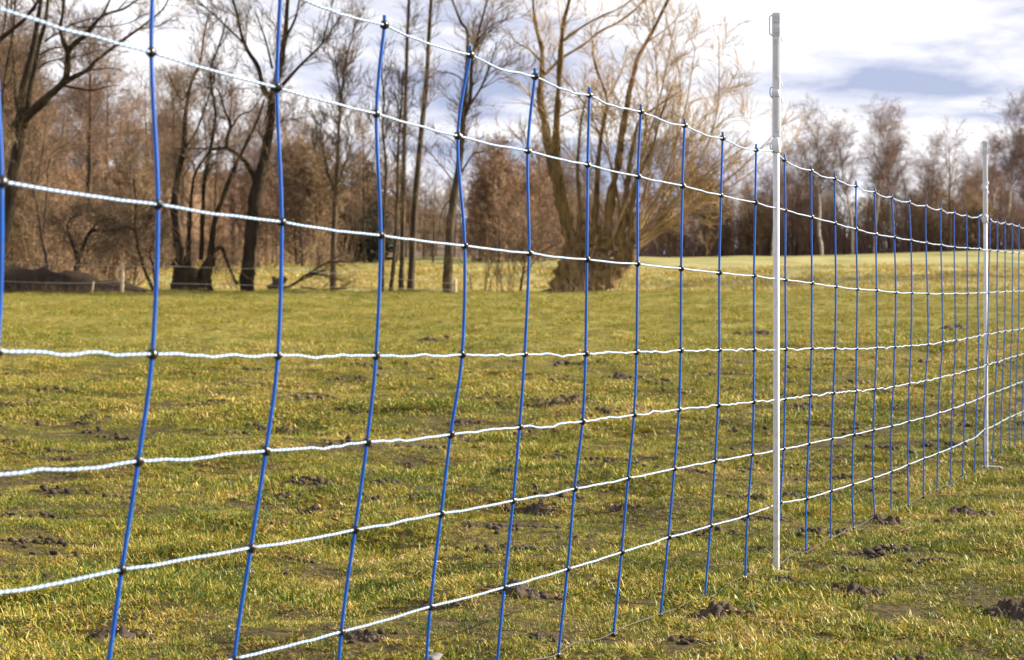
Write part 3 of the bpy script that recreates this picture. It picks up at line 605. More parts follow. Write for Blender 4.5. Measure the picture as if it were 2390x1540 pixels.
y = 214; place(SHV[1], 'willow_bush', (1648 - CX) / F * y, y, 2.1, .5, 'round bushy tree in the field edge right of the willow', 'tree')
y = 212; place(SHV[0], 'willow_bush', (1560 - CX) / F * y, y, 1.7, 2.0, 'low bush close beside the willow fan at the field edge', 'shrub')
# trees beyond the right edge of the picture: only their shadows reach the field
for x, y, s in [(36, 84, 1.2), (40, 90, 1.5), (44, 97, 1.6), (47, 104, 1.6), (43, 82, 1.4), (52, 92, 1.7), (56, 101, 1.7), (60, 110, 1.7), (50, 86, 1.5), (64, 96, 1.7), (70, 105, 1.7), (76, 95, 1.7), (37, 93, 1.4), (41, 101, 1.5)]:
    place(WV[rg.integers(5)], 'shade_tree', x, y, s, rg.uniform(0, 6), 'bare tree standing beyond the right edge whose shadow crosses the field', 'tree', 'trees beyond the right edge')
# spruces: dark green gap in the middle
def spruce(seed):
    rng = np.random.default_rng(seed); H = 9.0; K = 12; s = np.linspace(0, 1, K); P = np.zeros((1, K, 3)); P[0, :, 2] = s * H - .3; R = (.13 * (1 - .9 * s))[None]
    tr = limb_mesh('trunk', P[0], R[0], 7)
    n = 220; t = rng.uniform(.06, .98, n); a = rng.uniform(0, 6.28, n); L = (1 - t) * 2.2 + .25; q = np.linspace(0, 1, 5)
    B = np.stack([np.cos(a)[:, None] * L[:, None] * q, np.sin(a)[:, None] * L[:, None] * q, (t * H)[:, None] - .35 * L[:, None] * q + .18 * L[:, None] * q ** 3], -1); RB = np.full((n, 5), .012)
    P3, R3 = grow(B, RB, 4200, (.18, .5), (30, 70), -.15, .1, 3, (.1, 1.), 3.0, .2, .02, rng, taper=.4)
    V, Q = join([tubes(B, RB, 3), tubes(P3, R3 * 1.6, 3)]); return tr, M_dark, mesh_arrays('crown', V, Q), M_spruce
SP = spruce(1)
for px, y, s, lab in [(800, 178, .62, 'leftmost dark spruce in the gap behind the slim tree'), (832, 172, .75, 'dark spruce second from left in the gap'), (862, 176, .85, 'tallest dark spruce in the gap beside the slender trunks'), (885, 182, .7, 'dark spruce rightmost in the gap, next to the slender trunks'), (775, 186, .6, 'low spruce partly behind the slim tree')]:
    place(SP, 'spruce_tree', (px - CX) / F * y, y, s * 1.25, px * .3, lab, 'tree', 'spruces in the gap')
# undergrowth of the left wood: uncountable thin stems
shoots('undergrowth', 'tangle of tan brush stems filling the left wood', 'undergrowth', -30, -10, 54, 100, 3000, (.8, 4.0), 61, M_brush, (.010, .022), .26, 3600, 5, kind='stuff', fine_len=(.4, 1.3), pxmax=330)
shoots('undergrowth', 'tangle of brown brush along the middle wood edge', 'undergrowth', -30, -12, 118, 150, 900, (.8, 3.2), 62, M_twigr, (.012, .026), .3, 2400, 5, kind='stuff', fine_len=(.4, 1.4))
shoots('undergrowth', 'dark brush along the foot of the far wood', 'undergrowth', -2, 74, 222, 245, 5200, (1.5, 6.5), 63, M_twigp, (.03, .06), .12, 5000, 5, kind='stuff', fine_len=(.6, 1.8))

# soil mound at the left edge
def mound():
    Y = 49.5; xs = np.linspace(-60, 345, 60); top = np.interp(xs, [-60, 0, 60, 130, 200, 260, 300, 330, 345], [622, 623, 625, 631, 642, 660, 667, 678, 684])
    T = np.linspace(-1, 1, 15); V = []
    for t in T:
        y = Y + t * 1.9
        for x, tp in zip(xs, top):
            X = (x - CX) / F * Y; g = float(terrain(X, y)); h = max(0, (CAMZ - (tp - HZ) / F * Y) - g)
            z = g - .05 + (h + .05) * max(0, 1 - abs(t) ** 2.2) + ((vn2(X * 3, y * 3) - .5) * .25 + (vn2(X * 9, y * 9) - .5) * .14) * (1 - abs(t)); V.append((X, y, z))
    V = np.array(V); n = len(xs); i = np.arange(n - 1)[None]; j = np.arange(len(T) - 1)[:, None] * n; a = i + j
    O = V.mean(0); O[2] = V[:, 2].min(); o = link('soil_mound', mesh_arrays('soil_mound', V - O, np.stack([a, a + 1, a + n + 1, a + n], -1).reshape(-1, 4)), M_mound); o.location = O
    tag(o, 'long dark heap of bare soil at the left field edge', 'mound')
mound()
shoots('litter', 'dry tan stalks and leaf litter at the foot of the soil mound', 'litter', -13.5, -10.2, 46.9, 48.2, 420, (.1, .4), 64, M_brush, (.006, .012), .9, 400, 4, kind='stuff')

# background pasture fence: wooden posts and two strands of wire
def wire_fence():
    Y = 46.6; b = at(285, 683, Y); t = thing('wire_fence', (b[0], Y, float(terrain(b[0], Y))), 'old two-strand wire fence on weathered wooden posts in front of the mound', 'fence'); O = np.array(t.location)
    def post(px, top, w, lean=0.0, YY=Y):
        B = at(px, 700, YY); B[2] = float(terrain(B[0], YY)) - .2; Tp = at(px + lean, top, YY); P = catmull([B, (B + Tp) / 2, Tp], 8); R = np.full(8, w / F * YY / 2); R[-1] *= .85
        link('post', limb_mesh('post', P - O, R, 8, .08, 9), M_wood, t)
    post(284, 616, 8, 3); post(212, 658, 4, 6, 46.3); post(1061, 652, 8, 1, 46.9)
    for rows in ([(-80, 609), (0, 612), (130, 617), (285, 621), (420, 622), (520, 626), (700, 632), (1061, 662)], [(-80, 655), (0, 656), (110, 660), (230, 660), (285, 656), (400, 661), (520, 664), (700, 668), (1061, 676)]):
        P = catmull([at(x, y, Y) for x, y in rows], 80); link('wire', limb_mesh('wire', P - O, np.full(80, .0075), 5), M_wire, t)
wire_fence()

# ------------------------------------------------------------------ electric netting
def YK(k): return 4.99 * (1 + .055 * k)
NODES = {
 -12: [(-520, -480), (-520, -150), (-500, 350), (-520, 812), (-600, 1160), (-680, 1520), (-740, 1960), (-820, 2420)],
 -11: [(-12, -290), (-16, 16), (3, 424), (-8, 819), (-70, 1115), (-112, 1402), (-155, 1780), (-205, 2160)],
 -10: [(362, -143), (353, 122), (368, 477), (355, 826), (322, 1076), (284, 1329), (240, 1645), (198, 1950)],
 -9: [(655, -26), (646, 204), (657, 518), (648, 829), (620, 1052), (585, 1278), (546, 1537), (520, 1790)],
 -8: [(897, 58), (878, 265), (888, 549), (877, 829), (856, 1031), (828, 1236), (796, 1474), (780, 1680)],
 -7: [(1097, 127), (1068, 317), (1084, 573), (1078, 827), (1051, 1013), (1029, 1198), (1004, 1415), (988, 1600)],
 -6: [(1248, 178), (1231, 352), (1234, 590), (1224, 826), (1212, 996), (1197, 1168), (1176, 1370), (1158, 1550)],
 -5: [(1375, 222), (1371, 384), (1369, 605), (1366, 825), (1359, 983), (1340, 1140), (1324, 1327), (1302, 1534)],
 -4: [(1495, 260), (1488, 411), (1487, 615), (1485, 821), (1479, 967), (1465, 1115), (1450, 1288), (1431, 1486)],
 -3: [(1597, 292), (1592, 433), (1589, 626), (1588, 817), (1584, 955), (1573, 1093), (1559, 1253), (1541, 1438)],
 -2: [(1686, 322), (1682, 455), (1678, 636), (1678, 816), (1675, 945), (1668, 1075), (1658, 1226), (1644, 1396)],
 -1: [(1764, 350), (1762, 472), (1759, 643), (1759, 815), (1758, 937), (1754, 1060), (1744, 1202), (1738, 1363)],
 0: [(1830, 373), (1832, 490), (1832, 652), (1833, 814), (1831, 931), (1828, 1047), (1820, 1172), (1812, 1335)],
 1: [(1892, 397), (1893, 506), (1894, 660), (1893, 812), (1890, 922), (1886, 1035), (1881, 1163), (1880, 1310)],
 2: [(1947, 416), (1948, 520), (1950, 668), (1948, 812), (1944, 916), (1940, 1023), (1938, 1145), (1938, 1283)],
 3: [(1997, 433), (1997, 534), (2000, 674), (1998, 813), (1997, 912), (1991, 1013), (1988, 1130), (1991, 1263)],
 4: [(2040, 447), (2043, 546), (2045, 677), (2045, 811), (2041, 907), (2037, 1003), (2036, 1115), (2041, 1243)],
 5: [(2080, 460), (2086, 553), (2090, 682), (2087, 809), (2084, 902), (2079, 994), (2079, 1100), (2079, 1217)],
 6: [(2120, 471), (2125, 560), (2127, 683), (2125, 806), (2121, 894), (2119, 983), (2118, 1084), (2119, 1203)],
 7: [(2159, 480), (2160, 566), (2164, 684), (2165, 803), (2159, 888), (2155, 974), (2155, 1069), (2154, 1183)],
 8: [(2194, 488), (2195, 571), (2198, 685), (2199, 797), (2193, 881), (2189, 963), (2188, 1057), (2186, 1163)],
 9: [(2226, 496), (2226, 576), (2228, 684), (2229, 793), (2225, 873), (2221, 953), (2219, 1045), (2216, 1145)],
 10: [(2254, 502), (2256, 578), (2257, 684), (2256, 789), (2254, 866), (2251, 942), (2248, 1031), (2245, 1131)],
 11: [(2283, 506), (2284, 580), (2281, 683), (2283, 783), (2282, 858), (2279, 932), (2276, 1020), (2273, 1112)],
 12: [(2310, 513), (2309, 583), (2306, 682), (2304, 778), (2302, 850), (2300, 922), (2295, 1003), (2296, 1095)],
 13: [(2326, 517), (2327, 584), (2326, 681), (2327, 775), (2325, 845), (2321, 915), (2319, 993), (2315, 1082)],
 14: [(2344, 519), (2345, 586), (2345, 680), (2344, 772), (2341, 839), (2338, 908), (2336, 983), (2335, 1071)],
 15: [(2361, 522), (2362, 588), (2362, 679), (2361, 770), (2358, 833), (2357, 901), (2355, 973), (2355, 1058)],
 16: [(2377, 527), (2377, 589), (2377, 679), (2377, 768), (2373, 829), (2371, 895), (2369, 967), (2368, 1050)],
 17: [(2391, 531), (2391, 591), (2391, 678), (2391, 766), (2389, 825), (2387, 889), (2385, 960), (2383, 1043)]}
for k in range(18, 22):
    s = YK(17) / YK(k); NODES[k] = [(2391 + (k - 17) * 12.5 - (k - 17) ** 2 * .5, HZ + (y - HZ) * (s * .9 + .1)) for _, y in NODES[17]]
POST_A_Y, POST_B_Y = YK(-.325), YK(12.1)
G = {k: np.array([at(x, y, YK(k)) for x, y in v]) for k, v in NODES.items()}
for k in G:                                   # the bottom strand lies on the turf
    zt = float(terrain(G[k][7][0], G[k][7][1])); G[k][7][2] = max(zt + .010, min(G[k][7][2], zt + .035))
def net():
    o0 = G[-1][7].copy(); t = thing('electric_netting', o0, 'blue and white electric fence netting stretched across the whole foreground', 'fence netting'); O = o0
    rng = np.random.default_rng(3); ks = sorted(G)
    # struts
    STR = {}
    for k in ks:
        ctrl = list(G[k]); top = G[k][0] + np.array([0, 0, .014]); ctrl = [top] + ctrl
        P = catmull(ctrl, 54); P[:, 1] += 0
        me = limb_mesh('strut', P - O, np.full(len(P), .0026), 8); STR[k] = link('strut', me, M_blue, t)
    # cords
    for r in range(8):
        pts = []; kk = []
        for a, b in zip(ks[:-1], ks[1:]):
            A, B = G[a][r], G[b][r]; L = np.linalg.norm(B - A); n = 22; s = np.linspace(0, 1, n, endpoint=False)[:, None]
            seg = A * (1 - s) + B * s
            amp = [.0028, .0012, .0012, .0045, .0042, .0014, .0012, .006][r] * (1 if a > -7 else .9)
            env = np.sin(np.pi * s[:, 0])
            w = (vn2(s[:, 0] * 5 + a * 9.1, np.full(n, r * 3.3 + .5)) - .5) * 2 * amp * env + (vn2(s[:, 0] * 11 + a * 5.1, np.full(n, r * 2.1 + 40.5)) - .5) * amp * env
            sag = -.006 * env * (1 if r == 0 else .25)
            seg[:, 2] += w + sag; seg[:, 1] += (vn2(s[:, 0] * 4 + a * 3.7, np.full(n, r + 90.5)) - .5) * amp * 2 * env
            if r == 7: seg[:, 2] = np.maximum(terrain(seg[:, 0], seg[:, 1]) + .014, seg[:, 2])
            if r == 0 and a in (-1, 11):      # pulled up to the clip of the post
                c = at(1804, 352, POST_A_Y) if a == -1 else at(2291, 500, POST_B_Y); c[1] -= .0
                sp = .66 if a == -1 else .55; hs = s[:, 0]
                seg = np.where((hs < sp)[:, None], A + (c - A) * (hs / sp)[:, None], c + (B - c) * ((hs - sp) / (1 - sp))[:, None])
            pts.append(seg)
        P = np.vstack(pts + [G[ks[-1]][r][None]]); R = np.full(len(P), .0019 if r < 7 else .0012); sides = 8
        V, Q = tubes(P[None], R[None], sides); me = mesh_arrays('cord', V - O, Q)
        uvl = me.uv_layers.new(name='UVMap'); dist = np.r_[0, np.cumsum(np.linalg.norm(np.diff(P, axis=0), axis=1))] / .0115
        K = len(P); kq = np.repeat(np.arange(K - 1), sides); sq = np.tile(np.arange(sides), K - 1)
        U = np.stack([dist[kq], dist[kq], dist[kq + 1], dist[kq + 1]], -1); W = np.stack([sq, sq + 1, sq + 1, sq], -1) / sides
        uvl.data.foreach_set('uv', np.stack([U, W], -1).astype(np.float32).ravel())
        c = link('cord', me, M_cord if r < 7 else M_lowcord, t)
        if r == 7: c['label'] = 'thin dark bottom cord lying in the grass'
    # moulded knots
    prof = [(-.0058, .0024), (-.0056, .0040), (-.0034, .0049), (-.0012, .0054), (.0014, .0054), (.0036, .0048), (.0056, .0040), (.0060, .0024)]
    ang = np.linspace(0, 2 * np.pi, 10, endpoint=False); V = np.array([(r * math.cos(a) * 1.0, r * math.sin(a) * 1.15, z) for z, r in prof for a in ang]); m = len(prof)
    # flat boss facing out
    Q = np.array([[i * 10 + j, i * 10 + (j + 1) % 10, (i + 1) * 10 + (j + 1) % 10, (i + 1) * 10 + j] for i in range(m - 1) for j in range(10)])
    bx = .0062; BV_ = np.array([(x, y, z) for x in (-bx, bx) for y in (-.0030, .0030) for z in (-.0034, .0034)]); BQ = np.array([(0, 1, 3, 2), (4, 6, 7, 5), (0, 4, 5, 1), (2, 3, 7, 6), (0, 2, 6, 4), (1, 5, 7, 3)])
    V, Q = join([(V, Q), (BV_, BQ)]); me = mesh_arrays('knot', V, Q); me.materials.append(M_black)
    for k in ks:
        for r in range(8):
            o = link('knot', me, None, STR[k]); o.location = G[k][r] - O; o.rotation_euler = (rng.normal() * .16, rng.normal() * .16, rng.uniform(-.8, .8)); o.scale = [rng.uniform(.88, 1.14) for _ in range(3)]
            if r == 7: o.scale = (.8, .8, .8)
net()

def cyl(r0, r1, z0, z1, n=20, cx=0, cy=0):
    a = np.linspace(0, 2 * np.pi, n, endpoint=False); V = np.vstack([np.column_stack([cx + r * np.cos(a), cy + r * np.sin(a), np.full(n, z)]) for r, z in ((r0 * .9, z0), (r0, z0 + .0015), (r1, z1 - .0015), (r1 * .9, z1))]); j = np.arange(n)
    Q = np.vstack([np.stack([i * n + j, i * n + (j + 1) % n, (i + 1) * n + (j + 1) % n, (i + 1) * n + j], -1) for i in range(3)])
    c0, c1 = len(V), len(V) + 1; V = np.vstack([V, [[cx, cy, z0], [cx, cy, z1]]])
    T = np.vstack([np.stack([(j + 1) % n, j, np.full(n, c0)], -1), np.stack([3 * n + j, 3 * n + (j + 1) % n, np.full(n, c1)], -1)])
    return V, Q, T
def box_me(name, boxes, bev=.0012):
    bm = bmesh.new()
    for (x0, x1, y0, y1, z0, z1) in boxes:
        vs = [bm.verts.new((x, y, z)) for x in (x0, x1) for y in (y0, y1) for z in (z0, z1)]
        for f in [(0, 1, 3, 2), (4, 6, 7, 5), (0, 4, 5, 1), (2, 3, 7, 6), (0, 2, 6, 4), (1, 5, 7, 3)]: bm.faces.new([vs[i] for i in f])
    bmesh.ops.recalc_face_normals(bm, faces=bm.faces)
    bmesh.ops.bevel(bm, geom=bm.edges[:], offset=bev, segments=2, affect='EDGES', profile=.5)
    me = bpy.data.meshes.new(name); bm.to_mesh(me); bm.free(); return me
def loop_me(name, pts, r):
    P = catmull(np.array(pts), len(pts) * 3); return limb_mesh(name, P, np.full(len(P), r), 7)
def netting_post(px_base, py_base, px_top, Y, label, yaw, tread_dir, tz=.004):
    b = at(px_base, py_base, Y); tp = at(px_top, 0, Y)
    t = thing('netting_post', b, label, 'fence post', 'white netting posts'); t.rotation_euler = (0, 0, yaw)
    H = 1.430; lean = 0
    V, Q, T = cyl(.0083, .0083, -.06, 1.12); link('tube', mesh_arrays('tube', V, Q, True, T), M_post, t)
    # channelled head: a wider D-profile with a recessed left face
    hd = link('head', box_me('head', [(-.0092, .0100, -.0085, .0085, 1.110, 1.372)], .004), M_post, t)
    link('head_groove', box_me('head_groove', [(-.0060, .0036, -.0105, -.0080, 1.125, 1.212), (-.0060, .0036, -.0105, -.0080, 1.262, 1.362)], .0008), M_post2, hd)
    cp = link('cap', box_me('cap', [(-.0100, .0098, -.0095, .0095, 1.368, 1.430)], .003), M_post, t)
    link('cap_window', box_me('cap_window', [(-.0085, .0080, -.0112, -.0090, 1.376, 1.392), (-.0085, .0080, -.0112, -.0090, 1.404, 1.422)], .0006), M_post2, cp)
    for z0, z1, w in ((1.072, 1.108, .0118), (1.214, 1.232, .0116)):
        V, Q, T = cyl(w, w, z0, z1); link('collar', mesh_arrays('collar', V, Q, True, T), M_post, t)
    # wire loops on the left, hooks on the right
    link('loop', loop_me('loop', [(-.009, 0, 1.424), (-.0165, 0, 1.420), (-.0175, 0, 1.405), (-.0170, 0, 1.386), (-.0160, 0, 1.376), (-.009, 0, 1.372)], .0016), M_post, t)
    link('loop', loop_me('loop', [(-.009, 0, 1.240), (-.0150, 0, 1.238), (-.0160, 0, 1.228), (-.0145, 0, 1.218), (-.009, 0, 1.212)], .0018), M_post, t)
    link('loop', loop_me('loop', [(-.0105, 0, 1.100), (-.0150, 0, 1.096), (-.0152, 0, 1.084), (-.0110, 0, 1.078)], .0018), M_post, t)
    for z in (1.362, 1.246, 1.206):
        link('hook', loop_me('hook', [(.009, 0, z + .008), (.0135, -.001, z + .004), (.0150, -.001, z - .006)], .0020), M_post, t)
    # step-in tread and spike
    link('tread', loop_me('tread', [(0, 0, .014 + tz), (.03 * tread_dir, -.006, .013 + tz), (.058 * tread_dir, -.012, .011 + tz), (.066 * tread_dir, -.020, .004 + tz)], .0036), M_post2, t)
    V, Q, T = cyl(.003, .004, -.18, -.05, 10); link('spike', mesh_arrays('spike', V, Q, True, T), M_wire, t)
    return t
pa = netting_post(1811, 1335, 1810, POST_A_Y, 'tall white plastic netting post nearest the camera', 0, .62, -.012)
pb = netting_post(2301, 1098, 2299, POST_B_Y, 'shorter-looking white netting post near the right edge with foot tread', .12, 1)
pb.rotation_euler.y = -.004

# ------------------------------------------------------------------ torn turf, leaves, stones
CLODS = [(262, 1500, .11, 'dark trampled clod of soil at the lower left corner'), (1208, 1388, .12, 'black muddy hole with soil behind the sixth strut from the left'), (1285, 1495, .075, 'crumbly brown clod at the bottom between two struts'),
    (1560, 1352, .07, 'clod of earth beside the lower end of a strut left of the near post'), (1675, 1440, .13, 'wide patch of dug-up soil in front of the bottom cord'), (1842, 1362, .085, 'lumpy brown clod right at the foot of the near post'),
    (1775, 1284, .07, 'dark clod just left of the near post'), (1755, 1362, .06, 'small dark clod at the foot of the strut left of the near post'), (1252, 1192, .12, 'broken soil patch in mid-field under the lower cords'),
    (656, 1162, .09, 'brown clod near the second lower cord on the left'), (735, 1196, .09, 'pale topped clod of soil on the left lawn'), (1072, 990, .13, 'rust brown clod just behind the fifth blue strut from the left'),
    (1310, 944, .28, 'long low ridge of bare soil in the middle of the field'), (1870, 965, .20, 'dark soil heap just right of the near post'), (1176, 1108, .09, 'dark clod between two lower cords at the picture centre'),
    (2270, 1206, .13, 'brown bare soil patch below the far post'), (2075, 1222, .10, 'soil clod on the bottom cord between the posts'), (1950, 1296, .06, 'little clod on the bottom cord right of the near post'),
    (2382, 1432, .11, 'black hollow with soil at the right edge'), (2000, 1390, .10, 'low dark ridge of earth in the lower right grass'), (1765, 780, .4, 'molehill far out in the field left of the near post'),
    (2215, 768, .34, 'dark molehill out in the field left of the far post'), (1045, 1418, .05, 'small clod beside the lowest white cord'), (1440, 885, .18, 'small brown clod far out in the middle field'), (1005, 800, .3, 'soil patch far out in the field between the fourth and fifth strut'),
    (670, 1010, .12, 'brown clod just above the left middle cord'), (305, 1335, .07, 'dark clod behind the knot on the lower left strut'), (1450, 1190, .07, 'dark clod next to the lower part of a middle strut'),
    (770, 1232, .06, 'small clod just above the lowest cord on the left'), (850, 1488, .06, 'little clod at the bottom edge near the white cord')]
GC = []
def clod(px, py, w, label, seed):
    rng = np.random.default_rng(seed); g = on_ground(px, py); GC.append((g[0], g[1], w))
    n = 30; u = np.linspace(-1, 1, n); X, Y = np.meshgrid(u, u); parts = []
    rr = np.hypot(X, Y * 1.15) + (vn2(X * 2.2 + seed, Y * 2.2) - .5) * .9; m = np.clip(1 - rr, 0, 1) ** .6
    q = vn2(X * 3 + seed * 1.3, Y * 3); q2 = 1 - 2 * np.abs(vn2(X * 7 + seed, Y * 7 + 5) - .5); q3 = vn2(X * 15, Y * 15 + seed)
    hgt = min(w * .42, .040 + w * .09)
    gx = g[0] + X * w * .62; gy = g[1] + Y * w * .5
    Z = terrain(gx, gy) - g[2] - .006 + m * hgt * (q * .75 + q2 * .55 + q3 * .45 - .40)
    V = np.stack([X * w * .62 + (q3 - .5) * w * .06, Y * w * .5 + (vn2(X * 14 + 9, Y * 14) - .5) * w * .06, Z], -1).reshape(-1, 3)
    i = np.arange(n - 1)[None]; j = np.arange(n - 1)[:, None] * n; a = i + j; parts.append((V, np.stack([a, a + 1, a + n + 1, a + n], -1).reshape(-1, 4)))
    V, Q = join(parts); o = link('soil_clod', mesh_arrays('soil_clod', V, Q, False), M_soil); o.location = g; o.rotation_euler.z = 0
    tag(o, label, 'clod', 'clods of torn up soil')
for i, (px, py, w, lab) in enumerate(CLODS): clod(px, py, w, lab, 500 + i)
def crumbs():
    rng = np.random.default_rng(91); bm = bmesh.new(); bmesh.ops.create_icosphere(bm, subdivisions=1, radius=1); bm.verts.ensure_lookup_table()
    B = np.array([v.co[:] for v in bm.verts]); T = np.array([[v.index for v in f.verts] for f in bm.faces]); bm.free()
    cen = []
    for _ in range(340):
        y = math.sqrt(rng.uniform(2.2 ** 2, 17 ** 2)); x = rng.uniform(-1, 1) * (.29 * y + .5); cen.append((x, y, rng.uniform(.02, .065) * (1 + y * .06)))
    cen += [(gx, gy, w * .5) for gx, gy, w in GC]
    Vs, Ts, off = [], [], 0
    for x, y, w in cen:
        GC2.append((x, y, w * 1.6))
        for _ in range(rng.integers(10, 26)):
            cx = x + rng.normal() * w * .9; cy = y + rng.normal() * w * .7; r = min(w * rng.uniform(.08, .30), .004 + .0015 * y)
            V = B * r * np.array([1, .9, .75]) * (1 + rng.normal(size=(len(B), 1)) * .22); V = V + np.array([cx, cy, float(terrain(cx, cy)) + r * .35]); Vs.append(V); Ts.append(T + off); off += len(V)
    print('crumbs', len(Vs)); o = link('loose_soil', mesh_arrays('loose_soil', np.vstack(Vs), np.zeros((0, 4), int), False, np.vstack(Ts)), M_soil); tag(o, 'crumbs of dark soil scattered through the trampled grass', 'soil', kind='stuff')
GC2 = []
crumbs()
def leaf(px, py, s, label, seed):
    rng = np.random.default_rng(seed); g = on_ground(px, py)
    n = 9; u = np.linspace(-1, 1, n); half = .42 * (1 - np.abs(u) ** 1.8) + .02; c = np.array([-1, -.5, 0, .5, 1])
    V = np.array([(x, hh * k, .25 * (k * hh) ** 2 * 4 + .18 * x * x + rng.normal() * .02) for x, hh in zip(u, half) for k in c]) * s * .5
    i = np.arange(4)[None]; j = np.arange(n - 1)[:, None] * 5; a = i + j
    o = link('dead_leaf', mesh_arrays('dead_leaf', V, np.stack([a, a + 1, a + 6, a + 5], -1).reshape(-1, 4)), M_leaf); o.location = g + np.array([0, 0, .028]); o.rotation_euler = (rng.uniform(-.3, .5), rng.uniform(-.4, .4), rng.uniform(0, 6.28))
    m = o.modifiers.new('thickness', 'SOLIDIFY'); m.thickness = .0008
    tag(o, label, 'leaf', 'dead leaves in the grass')
for i, (px, py, s, lab) in enumerate([(1132, 1408, .05, 'rusty dead leaf below the lowest white cord'), (2112, 1262, .07, 'reddish dead leaf lying right of the near post'), (745, 1180, .05, 'curled pale leaf on the left lawn'), (780, 1236, .05, 'pale leaf standing at the lower left cord'),
    (1965, 1300, .035, 'small brown leaf on the bottom cord right of the near post'), (2050, 1205, .05, 'brown leaf near the bottom cord between the posts')]): leaf(px, py, s, lab, 700 + i)
def stone(px, py, s, label, seed):
    rng = np.random.default_rng(seed); g = on_ground(px, py); bm = bmesh.new(); bmesh.ops.create_icosphere(bm, subdivisions=3, radius=1)
    for v in bm.verts:
        k = float(vn3(np.array(v.co)[None] * 1.6 + seed)[0]) - .5; v.co = Vector((v.co.x * s * (.6 + .5 * k), v.co.y * s * (.42 + .4 * k), v.co.z * s * (.3 + .3 * k)))
    me = bpy.data.meshes.new('stone'); bm.to_mesh(me); bm.free()
    for p in me.polygons: p.use_smooth = True
    o = link('stone', me, M_stone); o.location = g + np.array([0, 0, s * .15]); o.rotation_euler.z = rng.uniform(0, 3); tag(o, label, 'stone', 'stones in the grass')
for i, (px, py, s, lab) in enumerate([(1008, 1546, .036, 'smooth grey stone at the bottom edge beside a strut'), (920, 1398, .012, 'tiny grey pebble by the fourth strut'), (512, 1046, .03, 'small white pebble on the left lawn')]): stone(px, py, s, lab, 800 + i)

# ------------------------------------------------------------------ grass
def tuft(name, nb, rad, Lmin, Lmax, wid, seed, lean, shift=0.0):
    rng = np.random.default_rng(seed); K = 4
    a = rng.uniform(0, 2 * np.pi, nb); r = rad * np.sqrt(rng.uniform(0, 1, nb)); x = r * np.cos(a); y = r * np.sin(a)
    L = rng.uniform(Lmin, Lmax, nb) * rng.choice([.6, 1, 1, 1.35], nb); az = rng.uniform(0, 2 * np.pi, nb); tone = np.clip(rng.normal(.36, .22, nb), 0, 1)
    dead = rng.uniform(size=nb) < .26; tone[dead] = rng.uniform(.58, .88, dead.sum())
    el = np.radians(rng.normal(lean, 16, nb)); el[dead] = np.radians(rng.uniform(5, 50, dead.sum())); el = np.clip(el, .05, 1.5)
    d = np.stack([np.cos(az) * np.cos(el), np.sin(az) * np.cos(el), np.sin(el)], -1); P = np.zeros((nb, K, 3)); P[:, 0] = np.stack([x, y, np.full(nb, -.004)], -1)
    for q in range(1, K):
        P[:, q] = P[:, q - 1] + d * (L / (K - 1))[:, None]; d[:, 2] -= .22 * rng.uniform(.3, 1.4, nb); d += rng.normal(size=(nb, 3)) * .10; d /= np.linalg.norm(d, axis=1, keepdims=True)
    P[:, :, 2] = np.maximum(P[:, :, 2], .001 * np.arange(K)[None] - .003)
    tone = np.clip(tone + shift, 0, 1)
    side = np.stack([-np.sin(az), np.cos(az), rng.normal(size=nb) * .3], -1); side /= np.linalg.norm(side, axis=1, keepdims=True)
    w = wid * rng.uniform(.6, 1.3, nb)[:, None] * np.array([.8, 1, .75, .12])[None]
    V = np.stack([P - side[:, None] * w[..., None] / 2, P + side[:, None] * w[..., None] / 2], 2).reshape(-1, 3)
    b = (np.arange(nb) * K * 2)[:, None]; k = (np.arange(K - 1) * 2)[None]; A = b + k; Q = np.stack([A, A + 1, A + 3, A + 2], -1).reshape(-1, 4)
    me = mesh_arrays(name, V, Q); at_ = me.attributes.new('tone', 'FLOAT', 'POINT'); at_.data.foreach_set('value', np.repeat(tone, K * 2).astype(np.float32)); me.materials.append(M_grass)
    return bpy.data.objects.new(name, me)
tc_ = bpy.data.collections.new('grass_tufts')
for i in range(5): tc_.objects.link(tuft('grass_tuft_%d' % i, 84, .044, .006, .018, .0023, 900 + i, 46))
for i in range(9, 12): tc_.objects.link(tuft('grass_tuft_%s' % 'abc'[i - 9], 50, .024, .012, .027, .0025, 900 + i, 56))
for i in range(5, 9): tc_.objects.link(tuft('grass_tuft_%d' % i, 210, .19, .012, .029, .0052, 900 + i, 50))

for i in range(12, 14): tc_.objects.link(tuft('grass_tuft_%s' % 'de'[i - 12], 130, .45, .05, .16, .022, 900 + i, 50, .22))

